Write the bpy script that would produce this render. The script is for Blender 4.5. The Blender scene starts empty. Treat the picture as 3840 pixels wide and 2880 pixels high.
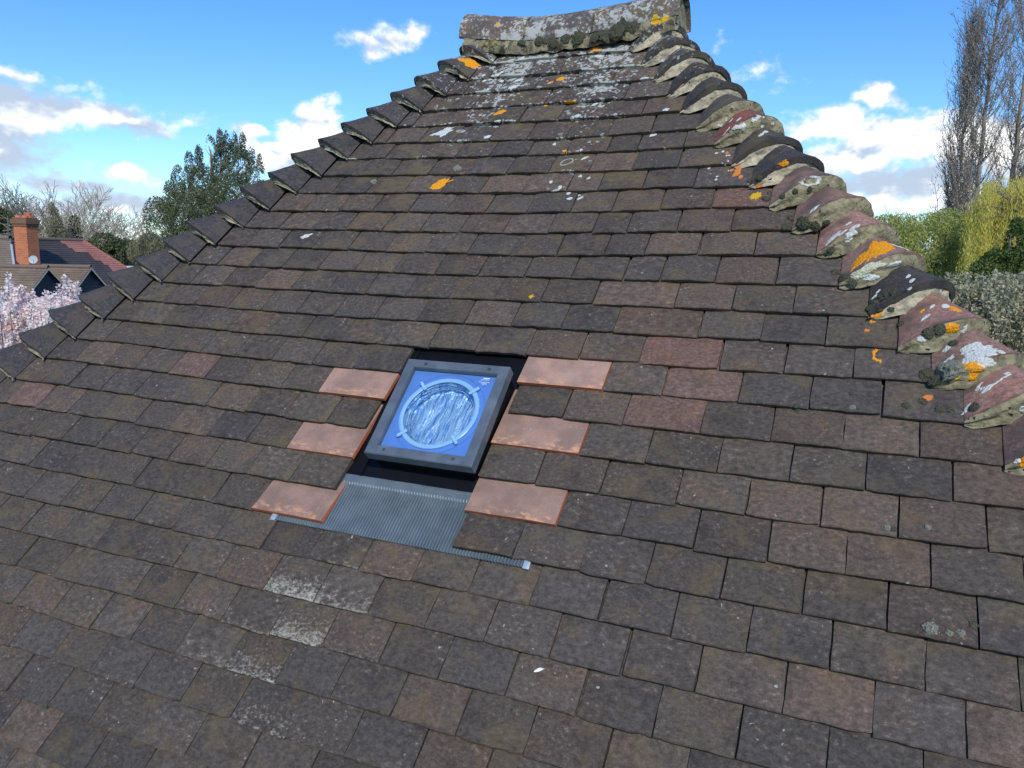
import bpy, bmesh, math, random
import numpy as np
from mathutils import Vector, Matrix, noise as mnoise

SC = bpy.context.scene
COL = SC.collection
R_ = math.radians
S2 = 2 ** -.5
RIDGE_Z = 7.2                       # height of the roof's reference line above the ground
GA = 0.1053                         # gauge of the tile courses
F_PX = 2915.2                       # focal length in pixels of a 3840 px wide picture

# ------------------------------------------------------------------ camera
CAM_P = np.array([1.15768, -3.29373, RIDGE_Z - 0.91687])
C_FWD = np.array([-0.40101, 0.90236, -0.15793])
C_RGT = np.array([0.91237, 0.40889, 0.01960])
C_DWN = np.array([0.08226, -0.13623, -0.98726])
cd = bpy.data.cameras.new('camera')
cam = bpy.data.objects.new('camera', cd)
COL.objects.link(cam)
cd.sensor_width = 36.0
cd.lens = 36.0 * F_PX / 3840.0
cd.clip_start = 0.05
cd.clip_end = 6000
mw = Matrix.Identity(4)
for i in range(3):
    mw[i][0] = C_RGT[i]; mw[i][1] = -C_DWN[i]; mw[i][2] = -C_FWD[i]; mw[i][3] = CAM_P[i]
cam.matrix_world = mw
SC.camera = cam
SC.render.resolution_x, SC.render.resolution_y = 1024, 768

def pdir(dx, dy):
    """direction through a point of the photograph (coordinates of a 2212 px wide copy)"""
    k = 3840 / 2212
    v = C_FWD + (dx * k - 1920) / F_PX * C_RGT + (dy * k - 1440) / F_PX * C_DWN
    return v
def pix(dx, dy, depth):
    return CAM_P + depth * pdir(dx, dy)

# ------------------------------------------------------------------ node helpers
class NT:
    def __init__(self, tree):
        self.t = tree; self.n = tree.nodes; self.l = tree.links
    def new(self, typ, **kw):
        nd = self.n.new(typ)
        for k, v in kw.items(): setattr(nd, k, v)
        return nd
    def put(self, sock, v):
        if isinstance(v, bpy.types.NodeSocket): self.l.new(v, sock)
        elif v is not None: sock.default_value = v
    def math(self, op, a, b=None, c=None, clamp=False):
        nd = self.new('ShaderNodeMath', operation=op); nd.use_clamp = clamp
        self.put(nd.inputs[0], a); self.put(nd.inputs[1], b)
        if c is not None: self.put(nd.inputs[2], c)
        return nd.outputs[0]
    def vmath(self, op, a, b=None, out=0):
        nd = self.new('ShaderNodeVectorMath', operation=op)
        self.put(nd.inputs[0], a)
        if b is not None: self.put(nd.inputs[3] if op == 'SCALE' else nd.inputs[1], b)
        return nd.outputs['Value'] if op in ('LENGTH', 'DOT_PRODUCT', 'DISTANCE') else nd.outputs[0]
    def noise(self, vec, scale, detail=4, rough=.55, dist=0.0, out=0):
        nd = self.new('ShaderNodeTexNoise')
        self.put(nd.inputs['Vector'], vec)
        nd.inputs['Scale'].default_value = scale; nd.inputs['Detail'].default_value = detail
        nd.inputs['Roughness'].default_value = rough; nd.inputs['Distortion'].default_value = dist
        return nd.outputs[out]
    def voronoi(self, vec, scale, feature='F1', rnd=1.0):
        nd = self.new('ShaderNodeTexVoronoi', feature=feature)
        self.put(nd.inputs['Vector'], vec); nd.inputs['Scale'].default_value = scale
        nd.inputs['Randomness'].default_value = rnd
        return nd.outputs['Distance']
    def step(self, x, lo, hi, a=0.0, b=1.0):
        nd = self.new('ShaderNodeMapRange', interpolation_type='SMOOTHSTEP')
        self.put(nd.inputs[0], x)
        for i, v in enumerate((lo, hi, a, b)): self.put(nd.inputs[i + 1], v)
        return nd.outputs[0]
    def mix(self, fac, a, b, mode='MIX'):
        nd = self.new('ShaderNodeMix', data_type='RGBA', blend_type=mode)
        self.put(nd.inputs[0], fac)
        for s, v in ((nd.inputs[6], a), (nd.inputs[7], b)):
            if isinstance(v, (tuple, list)): v = (*v[:3], 1.0)
            self.put(s, v)
        return nd.outputs[2]
    def scale_col(self, c, f):
        return self.vmath('SCALE', c, f)
    def sep(self, v):
        nd = self.new('ShaderNodeSeparateXYZ'); self.put(nd.inputs[0], v); return nd.outputs
    def comb(self, x, y, z):
        nd = self.new('ShaderNodeCombineXYZ')
        for s, v in zip(nd.inputs, (x, y, z)): self.put(s, v)
        return nd.outputs[0]
    def bump(self, h, strength=.5, dist=.002):
        nd = self.new('ShaderNodeBump'); nd.inputs['Strength'].default_value = strength
        nd.inputs['Distance'].default_value = dist; self.put(nd.inputs['Height'], h)
        return nd.outputs[0]

def material(name, base=(.5, .5, .5), rough=.8, metal=0.0, spec=.3):
    m = bpy.data.materials.new(name); m.use_nodes = True
    b = m.node_tree.nodes['Principled BSDF']
    b.inputs['Base Color'].default_value = (*base, 1); b.inputs['Roughness'].default_value = rough
    b.inputs['Metallic'].default_value = metal; b.inputs['Specular IOR Level'].default_value = spec
    return m, NT(m.node_tree), b

# ------------------------------------------------------------------ world: sky with clouds
SUN_AZ, SUN_EL = R_(152.0), R_(39.0)      # azimuth from +Y, positive to +X
SUN_DIR = Vector((math.sin(SUN_AZ) * math.cos(SUN_EL), math.cos(SUN_AZ) * math.cos(SUN_EL), math.sin(SUN_EL)))
world = bpy.data.worlds.new('World'); SC.world = world; world.use_nodes = True
w = NT(world.node_tree); w.n.clear()
sky = w.new('ShaderNodeTexSky', sky_type='NISHITA')
sky.sun_disc = False; sky.sun_elevation = SUN_EL; sky.sun_rotation = SUN_AZ
sky.altitude = 50; sky.air_density = 1.0; sky.dust_density = 0.25; sky.ozone_density = 3.0
tc = w.new('ShaderNodeTexCoord')
dirv = w.vmath('NORMALIZE', tc.outputs['Generated'])
dx_, dy_, dz_ = w.sep(dirv)
az = w.math('ARCTAN2', dx_, dy_)
el = w.math('ARCSINE', dz_)
p0 = w.comb(az, el, 0.0)
warp = w.vmath('SUBTRACT', w.noise(p0, 14.0, 2, .6, out=1), (.5, .5, .5))
p1 = w.vmath('ADD', p0, w.vmath('SCALE', warp, .045))
def azel(x, y):
    d = pdir(x, y); d = d / np.linalg.norm(d)
    return math.atan2(d[0], d[1]), math.asin(d[2])
PXR = 3840 / 2212 / F_PX
CLOUDS = [  # centre, half axes (photo px), strength: the clouds of the photograph
    (215, 245, 75, 42, 1.1), (110, 240, 120, 40, .85), (10, 275, 90, 75, 1.0), (290, 268, 70, 20, .55), (0, 345, 70, 55, .8),
    (400, 252, 50, 12, .35), (40, 165, 90, 16, .35), (270, 385, 75, 22, .9), (150, 400, 240, 22, .45), (200, 440, 300, 34, .7),
    (850, 78, 62, 30, .75), (800, 92, 60, 24, .65), (885, 66, 34, 22, .6), (690, 275, 62, 58, 1.25), (640, 315, 75, 50, 1.15), (560, 292, 58, 17, .8), (590, 345, 60, 45, .8),
    (1890, 215, 44, 42, 1.1), (1800, 270, 110, 40, 1.1), (1930, 300, 160, 50, 1.3), (2060, 290, 140, 50, 1.2), (1830, 345, 140, 40, 1.2), (1950, 400, 260, 55, 1.0), (2150, 330, 140, 70, 1.1),
    (1620, 150, 45, 16, .12), (1900, 445, 320, 26, .7)]
blobs = []
for (cx, cy, rx, ry, s) in CLOUDS:
    a, e = azel(cx, cy); blobs.append((a, e, rx * PXR, ry * PXR, s))
rng = random.Random(5)
for i in range(9):                                 # the sky goes on in the same way all round
    a = R_(22 + i * 31 + rng.uniform(-5, 5)); a = (a + math.pi) % (2 * math.pi) - math.pi
    blobs.append((a, R_(rng.uniform(4, 15)), rng.uniform(.05, .15), rng.uniform(.02, .05), rng.uniform(.7, 1.2)))
fld = None
for a, e, rx, ry, s in blobs:
    q = w.vmath('MULTIPLY', w.vmath('SUBTRACT', p1, (a, e, 0)), (1 / rx, 1 / ry, 0))
    v = w.math('MULTIPLY_ADD', w.vmath('LENGTH', q), -s, s)
    fld = v if fld is None else w.math('MAXIMUM', fld, v)
pn = w.vmath('MULTIPLY', p0, (1.0, 1.35, 1.0))
fb = w.noise(pn, 24.0, 6, .55)
fb2 = w.noise(w.vmath('ADD', pn, (.006, -.010, 0)), 24.0, 3, .55)
dens = w.step(w.math('ADD', fld, w.math('MULTIPLY_ADD', fb, 2.1, -1.05)), -.10, .62)
relief = w.math('MULTIPLY_ADD', w.math('SUBTRACT', fb2, fb), -2.6, .5)
GREY = [(60, 215, 190, 34, .8), (20, 340, 130, 60, 1.), (300, 280, 80, 18, .7), (1960, 385, 230, 34, 1.0), (1880, 410, 190, 26, .9), (150, 425, 330, 40, .85), (90, 395, 120, 20, .7), (840, 92, 80, 22, .3), (1880, 320, 60, 16, .5)]
gf = None
for (cx, cy, rx, ry, s) in GREY:
    a, e = azel(cx, cy)
    q = w.vmath('MULTIPLY', w.vmath('SUBTRACT', p1, (a, e, 0)), (1 / (rx * PXR), 1 / (ry * PXR), 0))
    v = w.math('MULTIPLY_ADD', w.vmath('LENGTH', q), -s, s)
    gf = v if gf is None else w.math('MAXIMUM', gf, v)
grey = w.step(w.math('ADD', gf, w.math('MULTIPLY_ADD', fb, .9, -.45)), -.1, .75)
lum = w.step(w.math('SUBTRACT', w.math('MULTIPLY_ADD', fld, .35, relief), w.math('MULTIPLY', grey, .75)), .05, .95)
ccol = w.mix(lum, (4.2, 5.0, 6.2), (10.6, 10.4, 10.2))
hs = w.new('ShaderNodeHueSaturation'); hs.inputs['Saturation'].default_value = 1.25; hs.inputs['Value'].default_value = 1.0
w.put(hs.inputs['Color'], sky.outputs[0])
skyc = w.mix(1.0, hs.outputs[0], (1.06, 1.24, 1.50), 'MULTIPLY')
fin = w.mix(w.math('MULTIPLY', dens, .96), skyc, ccol)
bg = w.new('ShaderNodeBackground'); w.put(bg.inputs[0], fin); bg.inputs[1].default_value = 0.10
out = w.new('ShaderNodeOutputWorld'); w.l.new(bg.outputs[0], out.inputs[0])

sd = bpy.data.lights.new('sun', 'SUN'); sd.energy = 2.9; sd.angle = R_(3.5); sd.color = (1.0, .93, .84)
so = bpy.data.objects.new('sun', sd); COL.objects.link(so)
so.rotation_euler = (-SUN_DIR).to_track_quat('-Z', 'Y').to_euler(); so.location = (-6, -6, 20)

vs = SC.view_settings
vs.view_transform = 'Standard'; vs.look = 'None'; vs.gamma = 1.0; vs.use_curve_mapping = False
vs.exposure = 0.38
cy = SC.cycles
cy.max_bounces = 6; cy.diffuse_bounces = 2; cy.glossy_bounces = 4; cy.transmission_bounces = 4; cy.transparent_max_bounces = 12
world.cycles.sampling_method = 'MANUAL'; world.cycles.sample_map_resolution = 512

# ------------------------------------------------------------------ mesh helpers
def mesh_obj(name, verts, faces, mats=(), parent=None, smooth=False, midx=None, sharp=None, matrix=None):
    me = bpy.data.meshes.new(name)
    me.from_pydata([tuple(v) for v in verts], [], faces)
    for m in mats: me.materials.append(m)
    if midx is not None: me.polygons.foreach_set('material_index', midx)
    if smooth: me.polygons.foreach_set('use_smooth', [True] * len(me.polygons))
    me.update()
    if sharp is not None: me.set_sharp_from_angle(angle=R_(sharp))
    o = bpy.data.objects.new(name, me); COL.objects.link(o)
    if parent is not None: o.parent = parent
    if matrix is not None: o.matrix_local = matrix
    return o
def bm_obj(name, bm, mats=(), parent=None, sharp=None, matrix=None):
    me = bpy.data.meshes.new(name)
    bmesh.ops.recalc_face_normals(bm, faces=bm.faces[:])
    bm.to_mesh(me); bm.free()
    for m in mats: me.materials.append(m)
    if sharp is not None:
        me.polygons.foreach_set('use_smooth', [True] * len(me.polygons)); me.set_sharp_from_angle(angle=R_(sharp))
    o = bpy.data.objects.new(name, me); COL.objects.link(o)
    if parent is not None: o.parent = parent
    if matrix is not None: o.matrix_local = matrix
    return o
def box_bm(bm, lo, hi, bevel=0.0, mat=Matrix.Identity(4), seg=2):
    r = bmesh.ops.create_cube(bm, size=1.0)
    vs_ = r['verts']
    for v in vs_:
        v.co = mat @ Vector([lo[i] + (v.co[i] + .5) * (hi[i] - lo[i]) for i in range(3)])
    if bevel:
        es = list({e for v in vs_ for e in v.link_edges})
        bmesh.ops.bevel(bm, geom=es, offset=bevel, segments=seg, affect='EDGES', profile=.6)
def tag(o, label=None, cat=None, group=None, kind=None):
    for k, v in (('label', label), ('category', cat), ('group', group), ('kind', kind)):
        if v: o[k] = v
    return o
def empty(name, loc=(0, 0, 0), matrix=None):
    o = bpy.data.objects.new(name, None); COL.objects.link(o); o.empty_display_size = .2
    if matrix is not None: o.matrix_world = matrix
    else: o.location = loc
    return o

def tile_attrs(me, coords, off, tint):
    """what the tile material needs to know: place within the tile (shifted at random), distance from the tail, tint"""
    k = len(me.vertices)
    c = np.asarray(coords, float); k_ = .75 + .8 * ((off[0] * 7.3) % 1.0)
    a = me.attributes.new('tp', 'FLOAT_VECTOR', 'POINT'); a.data.foreach_set('vector', (c * k_ + np.asarray(off)).astype(np.float32).ravel())
    a = me.attributes.new('tail', 'FLOAT', 'POINT'); a.data.foreach_set('value', c[:, 1].astype(np.float32))
    a = me.attributes.new('tint', 'FLOAT_COLOR', 'POINT'); t_ = np.asarray(tint, np.float32); t_ = np.tile(t_, (k, 1)) if t_.ndim == 1 else t_
    a.data.foreach_set('color', t_.ravel())

# ------------------------------------------------------------------ frames
ROOF_M = Matrix(((1, 0, 0, 0), (0, S2, -S2, 0), (0, S2, S2, RIDGE_Z), (0, 0, 0, 1)))   # (u along course, v up slope, w out of the roof)
def rw(u, v, ww=0.0): return ROOF_M @ Vector((u, v, ww))
def uL(r): return -.922 - .075 * (r - 8)
def uR(r): return .658 + .0741 * (r - 7)
NROW = 36

house = empty('tiled_house', (0, .085, 0))
tag(house, 'house whose weathered brown clay tiled hip roof fills the foreground', 'house')
roof_loc = Matrix.Translation((0, -.085, 0)) @ ROOF_M
# ------------------------------------------------------------------ materials of the near roof
def roof_coords(nt, roof):
    t = nt.new('ShaderNodeTexCoord'); t.object = roof
    return t.outputs['Object']

def make_tile_mat(name, roof, lich=True, bonnet=False):
    m, n, b = material(name, rough=.9, spec=.25)
    def attr(nm): nd = n.new('ShaderNodeAttribute'); nd.attribute_name = nm; return nd
    tint = attr('tint'); p = attr('tp').outputs['Vector']; ly = attr('tail').outputs['Fac']
    rc = roof_coords(n, roof)
    ru, rv, rww = n.sep(rc)
    ps = n.vmath('MULTIPLY', p, (.9, 1.2, 1.0))
    mot = n.noise(ps, 75, 9, .78); fine = n.noise(p, 520, 2, .7)
    big = n.noise(p, 10, 2, .5, out=1)
    b1, b2, b3 = n.sep(big)
    base = n.scale_col(tint.outputs['Color'], n.math('MULTIPLY', n.math('MULTIPLY_ADD', n.step(mot, .32, .70), .84, .47), n.math('MULTIPLY_ADD', fine, 1.2, .40)))
    c = n.mix(n.step(b1, .50, .66), base, n.mix(1.0, base, (1.14, 1.04, .96), 'MULTIPLY'))
    c = n.mix(n.step(b2, .54, .70), c, n.mix(1.0, c, (.80, .80, .82), 'MULTIPLY'))
    # pale buff scuffs and flecks where the fireskin has gone
    fl = n.math('MULTIPLY', n.step(mot, .575, .64), n.step(b3, .42, .62))
    c = n.mix(n.math('MULTIPLY', fl, .62), c, (.26, .225, .175))
    pv = n.vmath('ADD', p, n.vmath('SCALE', n.noise(p, 70, 2, out=1), .022))
    vd = n.new('ShaderNodeTexVoronoi'); n.put(vd.inputs['Vector'], pv); vd.inputs['Scale'].default_value = 55
    vr, vg, vb = n.sep(vd.outputs['Color'])
    fk = n.math('MULTIPLY', n.step(vd.outputs['Distance'], .20, .10), n.math('MULTIPLY', n.step(vr, .80, .86), n.step(b3, .50, .60)))
    c = n.mix(n.math('MULTIPLY', fk, .75), c, (.42, .39, .33))
    # ochre-green algae film
    al = n.math('MULTIPLY', n.step(n.math('SUBTRACT', b1, b3), .06, .24), n.step(rv, -1.6, -.2, .22, .50))
    c = n.mix(al, c, (.125, .105, .05))
    if lich:
        # white bloom: its amount is kept in the object colour's alpha
        al_ = tint.outputs['Alpha']
        tailg = n.step(ly, .095, .0)
        bl = n.step(n.math('ADD', n.math('MULTIPLY', al_, n.math('MULTIPLY_ADD', tailg, .52, .28)), n.math('MULTIPLY_ADD', mot, 2.6, -1.72)), -.02, .55)
        bl = n.math('MULTIPLY', bl, n.step(al_, .02, .2))
        c = n.mix(n.math('MULTIPLY', bl, .75), c, (.42, .405, .34))
        edge = n.math('MULTIPLY', n.math('MULTIPLY', n.step(ly, .008, .0), n.step(al_, .25, .7)), n.math('MULTIPLY', n.step(mot, .42, .56), n.step(b2, .38, .56)))
        c = n.mix(n.math('MULTIPLY', edge, .8), c, (.52, .51, .44))
    # grey-white crust lichen, thick along the ridge and thinning down the slope
    topg = n.step(rv, -.80, .10, 0.0, 1.0)
    sx = n.math('SUBTRACT', ru, n.math('MULTIPLY_ADD', rv, -.06, .12))
    st = n.math('MULTIPLY', n.step(n.math('ABSOLUTE', sx), .16, .0), n.step(rv, -1.35, -.5))
    sx2 = n.math('SUBTRACT', ru, n.math('MULTIPLY_ADD', rv, .25, -.22))
    st2 = n.math('MULTIPLY', n.step(n.math('ABSOLUTE', sx2), .16, .0), n.step(rv, -1.0, -.4))
    amt = n.math('ADD', n.math('MULTIPLY', topg, .155), n.math('MULTIPLY', n.math('MAXIMUM', st, st2), .10))
    amt = n.math('ADD', amt, n.math('MULTIPLY', n.math('MULTIPLY', n.step(ly, .016, .002), n.step(rv, -1.15, -.35)), n.step(b1, .40, .62, .0, .15)))
    rn = n.new('ShaderNodeTexNoise'); n.put(rn.inputs['Vector'], rc); rn.inputs['Scale'].default_value = 24; rn.inputs['Detail'].default_value = 8; rn.inputs['Roughness'].default_value = .74
    cv = n.voronoi(n.vmath('ADD', rc, n.vmath('SCALE', rn.outputs[1], .05)), 62, 'F1')
    crn = n.math('ADD', n.math('MULTIPLY_ADD', cv, -.22, rn.outputs[0]), amt)
    cr = n.math('MULTIPLY', n.step(crn, .575, .615), n.step(amt, .02, .06))
    crc = n.mix(n.step(fine, .3, .7), (.27, .285, .265), (.50, .52, .48))
    c = n.mix(n.math('MULTIPLY', cr, .88), c, crc)
    if bonnet:
        c = n.mix(n.math('MULTIPLY', n.step(n.math('ADD', b2, n.math('MULTIPLY', mot, .6)), .78, .92), .7), c, (.075, .066, .058))
    n.put(b.inputs['Base Color'], c)
    h = n.math('ADD', mot, n.math('MULTIPLY', fine, .25))
    n.put(b.inputs['Normal'], n.bump(h, .85, .0036))
    n.put(b.inputs['Roughness'], n.math('MULTIPLY_ADD', mot, .25, .70))
    return m

# roof deck: the part that carries every tile
def deck():
    top = .115; bot = -NROW * GA - .02
    v = [(uL(-top / GA) - .18, top, -.05), (uR(-top / GA) + .18, top, -.05), (uR(NROW) + .18, bot, -.05), (uL(NROW) - .18, bot, -.05)]
    # cut the opening of the light tunnel out of the deck
    a, bb, c_, d_ = -.02, .22, -1.85, -2.06
    v += [(a, c_, -.05), (bb, c_, -.05), (bb, d_, -.05), (a, d_, -.05)]
    f = [(0, 4, 5, 1), (1, 5, 6, 2), (2, 6, 7, 3), (3, 7, 4, 0)]
    return v, f
dm, dn, db = material('roof_felt', (.012, .012, .013), .95)
dv_, df_ = deck()
roof = mesh_obj('roof', dv_, [tuple(reversed(f)) for f in df_], [dm], house, matrix=roof_loc)
bpy.context.view_layer.update()
TILE = make_tile_mat('old_tile', roof)
BONNET = make_tile_mat('old_bonnet', roof, lich=False, bonnet=True)

# new clay tiles: sanded face, bright cut edges
NEWT, n, b = material('new_tile_face', rough=.92, spec=.12)
t = n.new('ShaderNodeTexCoord'); oi = n.new('ShaderNodeObjectInfo')
p = n.vmath('ADD', t.outputs['Object'], n.comb(n.math('MULTIPLY', oi.outputs['Random'], 40.), 3.0, 1.0))
c = n.mix(n.step(n.noise(p, 9, 5, .65), .35, .68), (.225, .150, .122), (.335, .215, .165))
c = n.scale_col(c, n.math('MULTIPLY_ADD', oi.outputs['Random'], .3, .85))
lx, ly, lz = n.sep(t.outputs['Object'])
sc_ = n.math('MULTIPLY', n.step(ly, .05, .004), n.step(n.noise(n.vmath('MULTIPLY', p, (1, 2.2, 1)), 30, 6, .65), .47, .62))
sc_ = n.math('MULTIPLY', sc_, n.step(n.noise(p, 11, 2), .42, .55))
c = n.mix(n.math('MULTIPLY', sc_, .75), c, (.66, .34, .17))
dust = n.step(n.noise(n.vmath('MULTIPLY', p, (2.5, 1, 1)), 38, 6, .7), .60, .72)
c = n.mix(n.math('MULTIPLY', dust, .35), c, (.5, .40, .35))
c = n.mix(1.0, c, n.comb(*[n.math('MULTIPLY_ADD', n.noise(p, 420, 3, .7), .9, .55)] * 3), 'MULTIPLY')
n.put(b.inputs['Base Color'], c)
n.put(b.inputs['Normal'], n.bump(n.math('ADD', n.noise(p, 450, 2), n.noise(p, 60, 4)), .25, .0015))
NEWE, n, b = material('new_tile_edge', (.47, .135, .065), .8)
t = n.new('ShaderNodeTexCoord')
n.put(b.inputs['Base Color'], n.mix(n.noise(t.outputs['Object'], 70, 4), (.36, .10, .05), (.56, .18, .09)))

MOSSY, n, b = material('mossy_mortar', rough=.95, spec=.15)
p = roof_coords(n, roof)
c = n.mix(n.step(n.noise(p, 30, 6, .7), .40, .60), (.055, .052, .036), (.25, .225, .15))
c = n.mix(n.math('MULTIPLY', n.step(n.noise(n.vmath('ADD', p, (4, 4, 4)), 24, 5, .65), .56, .64), .8), c, (.30, .27, .09))
c = n.mix(n.step(n.noise(n.vmath('ADD', p, (7, 1, 4)), 38, 5, .7), .60, .66), c, (.42, .43, .38))
n.put(b.inputs['Base Color'], c)
n.put(b.inputs['Normal'], n.bump(n.noise(p, 80, 6, .7), .9, .008))
MORTAR, n, b = material('lime_mortar', rough=.95, spec=.15)
t = n.new('ShaderNodeTexCoord'); oi = n.new('ShaderNodeObjectInfo')
p = roof_coords(n, roof)
c = n.mix(n.step(n.noise(p, 28, 6, .65), .32, .68), (.24, .215, .155), (.52, .47, .33))
c = n.mix(n.math('MULTIPLY', n.step(n.noise(p, 17, 5, .6), .53, .66), .6), c, (.16, .155, .13))
c = n.mix(n.math('MULTIPLY', n.step(n.noise(n.vmath('ADD', p, (2, 5, 1)), 33, 5, .65), .62, .70), .7), c, (.34, .30, .09))
c = n.mix(n.step(n.voronoi(n.vmath('ADD', p, n.vmath('SCALE', n.noise(p, 50, 3, out=1), .03)), 36), .17, .10), c, (.045, .042, .034))
c = n.mix(oi.outputs['Alpha'], n.mix(1.0, c, (.58, .58, .50), 'MULTIPLY'), c)
n.put(b.inputs['Base Color'], c)
n.put(b.inputs['Normal'], n.bump(n.math('ADD', n.noise(p, 90, 6, .7), n.math('MULTIPLY', n.voronoi(p, 70), -.6)), .9, .006))

# ------------------------------------------------------------------ the tiles
JOINTS = {  # measured joints of the courses (metres along the course); the rest is set out at tile width
 7: [-.666, -.495, .28, .39], 8: [-.585, .086, .555], 9: [-.824, -.483, -.153, .186, .300, .455, .625], 10: [-.905, -.737, .230, .375, .538, .700],
 11: [-.807, -.648, -.157, .180, .334, .450, .612, .776], 12: [-.586, -.257, -.087, .241, .40, .53, .695, .858], 13: [-.668, -.340, -.172, -.008, .158, .319, .488, .602, .763],
 14: [-.566, -.405, -.243, -.076, .086, .246, .415, .663, .828], 15: [-.645, -.323, -.155, .02, .18, .345, .508, .752, .918, 1.08], 16: [-1.227, .430, .605, .824, .989, 1.156],
 17: [-.953, .527, .692, .890, 1.061, 1.224], 18: [-1.032, -.860, .440, .608, .812, .983, 1.146, 1.308], 19: [-1.601, -1.457, -1.289, -.617, .515, .692, .870, 1.037, 1.202, 1.375],
 20: [-1.205, -1.031, -.871, -.705, .423, .599, .790], 21: [-1.297, -1.127, .515, .680, .850], 22: [-.708, -.542, .430, .602, .760, .929, 1.095, 1.260, 1.421],
 23: [-1.111, -.954, -.778, -.624, -.294, -.135, .028, .187, .346, .506, .676, .840, .999, 1.160, 1.330, 1.487],
 24: [-.543, -.387, -.22, -.056, .108, .270, .429, .590, .754, .912, 1.083, 1.245, 1.400], 25: [-.625, -.137, .022, .188, .349], 26: [-.702, -.547, -.387, -.218, -.059, .103],
 27: [-.939, -.767, -.616], 28: [-.845, -.683, -.371]}
HOLE_L = {17: -.126, 18: -.134, 19: -.152, 20: -.146, 21: -.152, 22: -.138}
HOLE_R = {17: .271, 18: .274, 19: .261, 20: .260, 21: .258, 22: .266}
RED_L = {18: -.378, 20: -.385, 22: -.382}
RED_R = {17: .527, 19: .515, 21: .512}
PITCH = .1635
def subdivide(a, bq):
    gap = bq - a
    if gap < .005: return []
    if .205 < gap < .285: return [a, bq]
    k = max(1, round(gap / PITCH))
    return [a + gap * i / k for i in range(k + 1)]
def row_joints(r, lo, hi, rg):
    js = [j for j in JOINTS.get(r, []) if lo + .03 < j < hi - .03]
    if not js:
        ph = .108 if r % 2 == 0 else .028
        k = math.ceil((lo + .05 - ph) / PITCH)
        j = ph + k * PITCH
        if j < hi - .05: js = [j]
        else: return [lo, hi]
    out = list(js)
    j = js[0]
    while j - PITCH > lo + .045: j -= PITCH * rg.uniform(.98, 1.02); out.append(j)
    j = js[-1]
    while j + PITCH < hi - .045: j += PITCH * rg.uniform(.98, 1.02); out.append(j)
    out = sorted(out)
    full = [out[0]]
    for a, bq in zip(out[:-1], out[1:]): full += subdivide(a, bq)[1:]
    return [lo] + full + [hi]

def tail_off(r, u):
    o = .0
    if r < 24: o -= .17 * max(0, min(1.25, (-u - .25) / .95)) ** 1.4 * min(1, (24 - r) / 6)
    o += {1: -.24, 2: -.10, 3: -.10, 4: -.04, 6: .14}.get(r, 0) * max(0, 1 - abs(u - .05) / .7)
    if r <= 12: o += .08 * max(0, 1 - abs(u - .05) / .6) - .05 * max(0, (u - .35) / .3)
    return -o * GA

def tile_mesh(wd, ln, th, rg, crisp=False, tilt=.0135 / .105, chip=1.0):
    nx = 8
    ys = [.0028, .030, .065, .105, ln]
    j = .0004 if crisp else .0010
    xs = [-wd / 2 + wd * i / (nx - 1) for i in range(nx)]
    xl = [rg.gauss(0, j * .6) for _ in ys]; xr = [rg.gauss(0, j * .6) for _ in ys]
    tail = [rg.gauss(0, j * .55) for _ in xs]
    dep = [0.0] * nx
    if not crisp:
        for k in (0, nx - 1):
            if rg.random() < .45 * chip: tail[k] += rg.uniform(.001, .005)
        if rg.random() < .20 * chip:
            k = rg.randrange(1, nx - 1); tail[k] += rg.uniform(.001, .004); dep[k] = rg.uniform(.001, .003)
    cam_ = rg.uniform(.0005, .0032) if not crisp else .001
    bow = [rg.gauss(0, .0006) for _ in xs] if not crisp else [0] * nx
    V = []; F = []; MI = []
    for jy, y in enumerate(ys):
        for i, x in enumerate(xs):
            e = 2 * x / wd
            fx = x + (xl[jy] * (1 - i / (nx - 1)) + xr[jy] * i / (nx - 1)) * (1 if i in (0, nx - 1) else 0)
            z = -tilt * y + cam_ * (1 - e * e) + bow[i] - (0 if crisp else (.0014 if i in (0, nx - 1) else 0))
            V.append((fx, y + (tail[i] if jy == 0 else 0), z - (dep[i] if jy == 0 else 0)))
    for jy in range(len(ys) - 1):
        for i in range(nx - 1):
            a = jy * nx + i; F.append((a, a + 1, a + nx + 1, a + nx)); MI.append(0)
    r0 = len(V)                                        # rounded arris and tail face
    rd = .0006 if crisp else .0024
    for i, x in enumerate(xs):
        vx, vy, vz = V[i]; V.append((vx * .999, vy - rd, vz - rd))
    r1 = len(V)
    for i, x in enumerate(xs):
        vx, vy, vz = V[r0 + i]
        V.append((vx, vy + (0 if crisp else rg.uniform(.0, .0022)), cam_ * (1 - (2 * x / wd) ** 2) - th + (0 if crisp else rg.gauss(0, .0006))))
    for i in range(nx - 1):
        F.append((r0 + i, r0 + i + 1, i + 1, i)); MI.append(1)
        F.append((r1 + i, r1 + i + 1, r0 + i + 1, r0 + i)); MI.append(1)
    for side in (0, nx - 1):                             # side faces
        bs = len(V)
        for jy in range(len(ys)):
            vx, vy, vz = V[jy * nx + side]; V.append((vx, vy, vz - th))
        for jy in range(len(ys) - 1):
            q = (jy * nx + side, (jy + 1) * nx + side, bs + jy + 1, bs + jy)
            F.append(q if side == 0 else tuple(reversed(q))); MI.append(1)
        q = (r0 + side, side, bs, r1 + side)
        F.append(q if side == 0 else tuple(reversed(q))); MI.append(1)
    return V, F, MI

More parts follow.
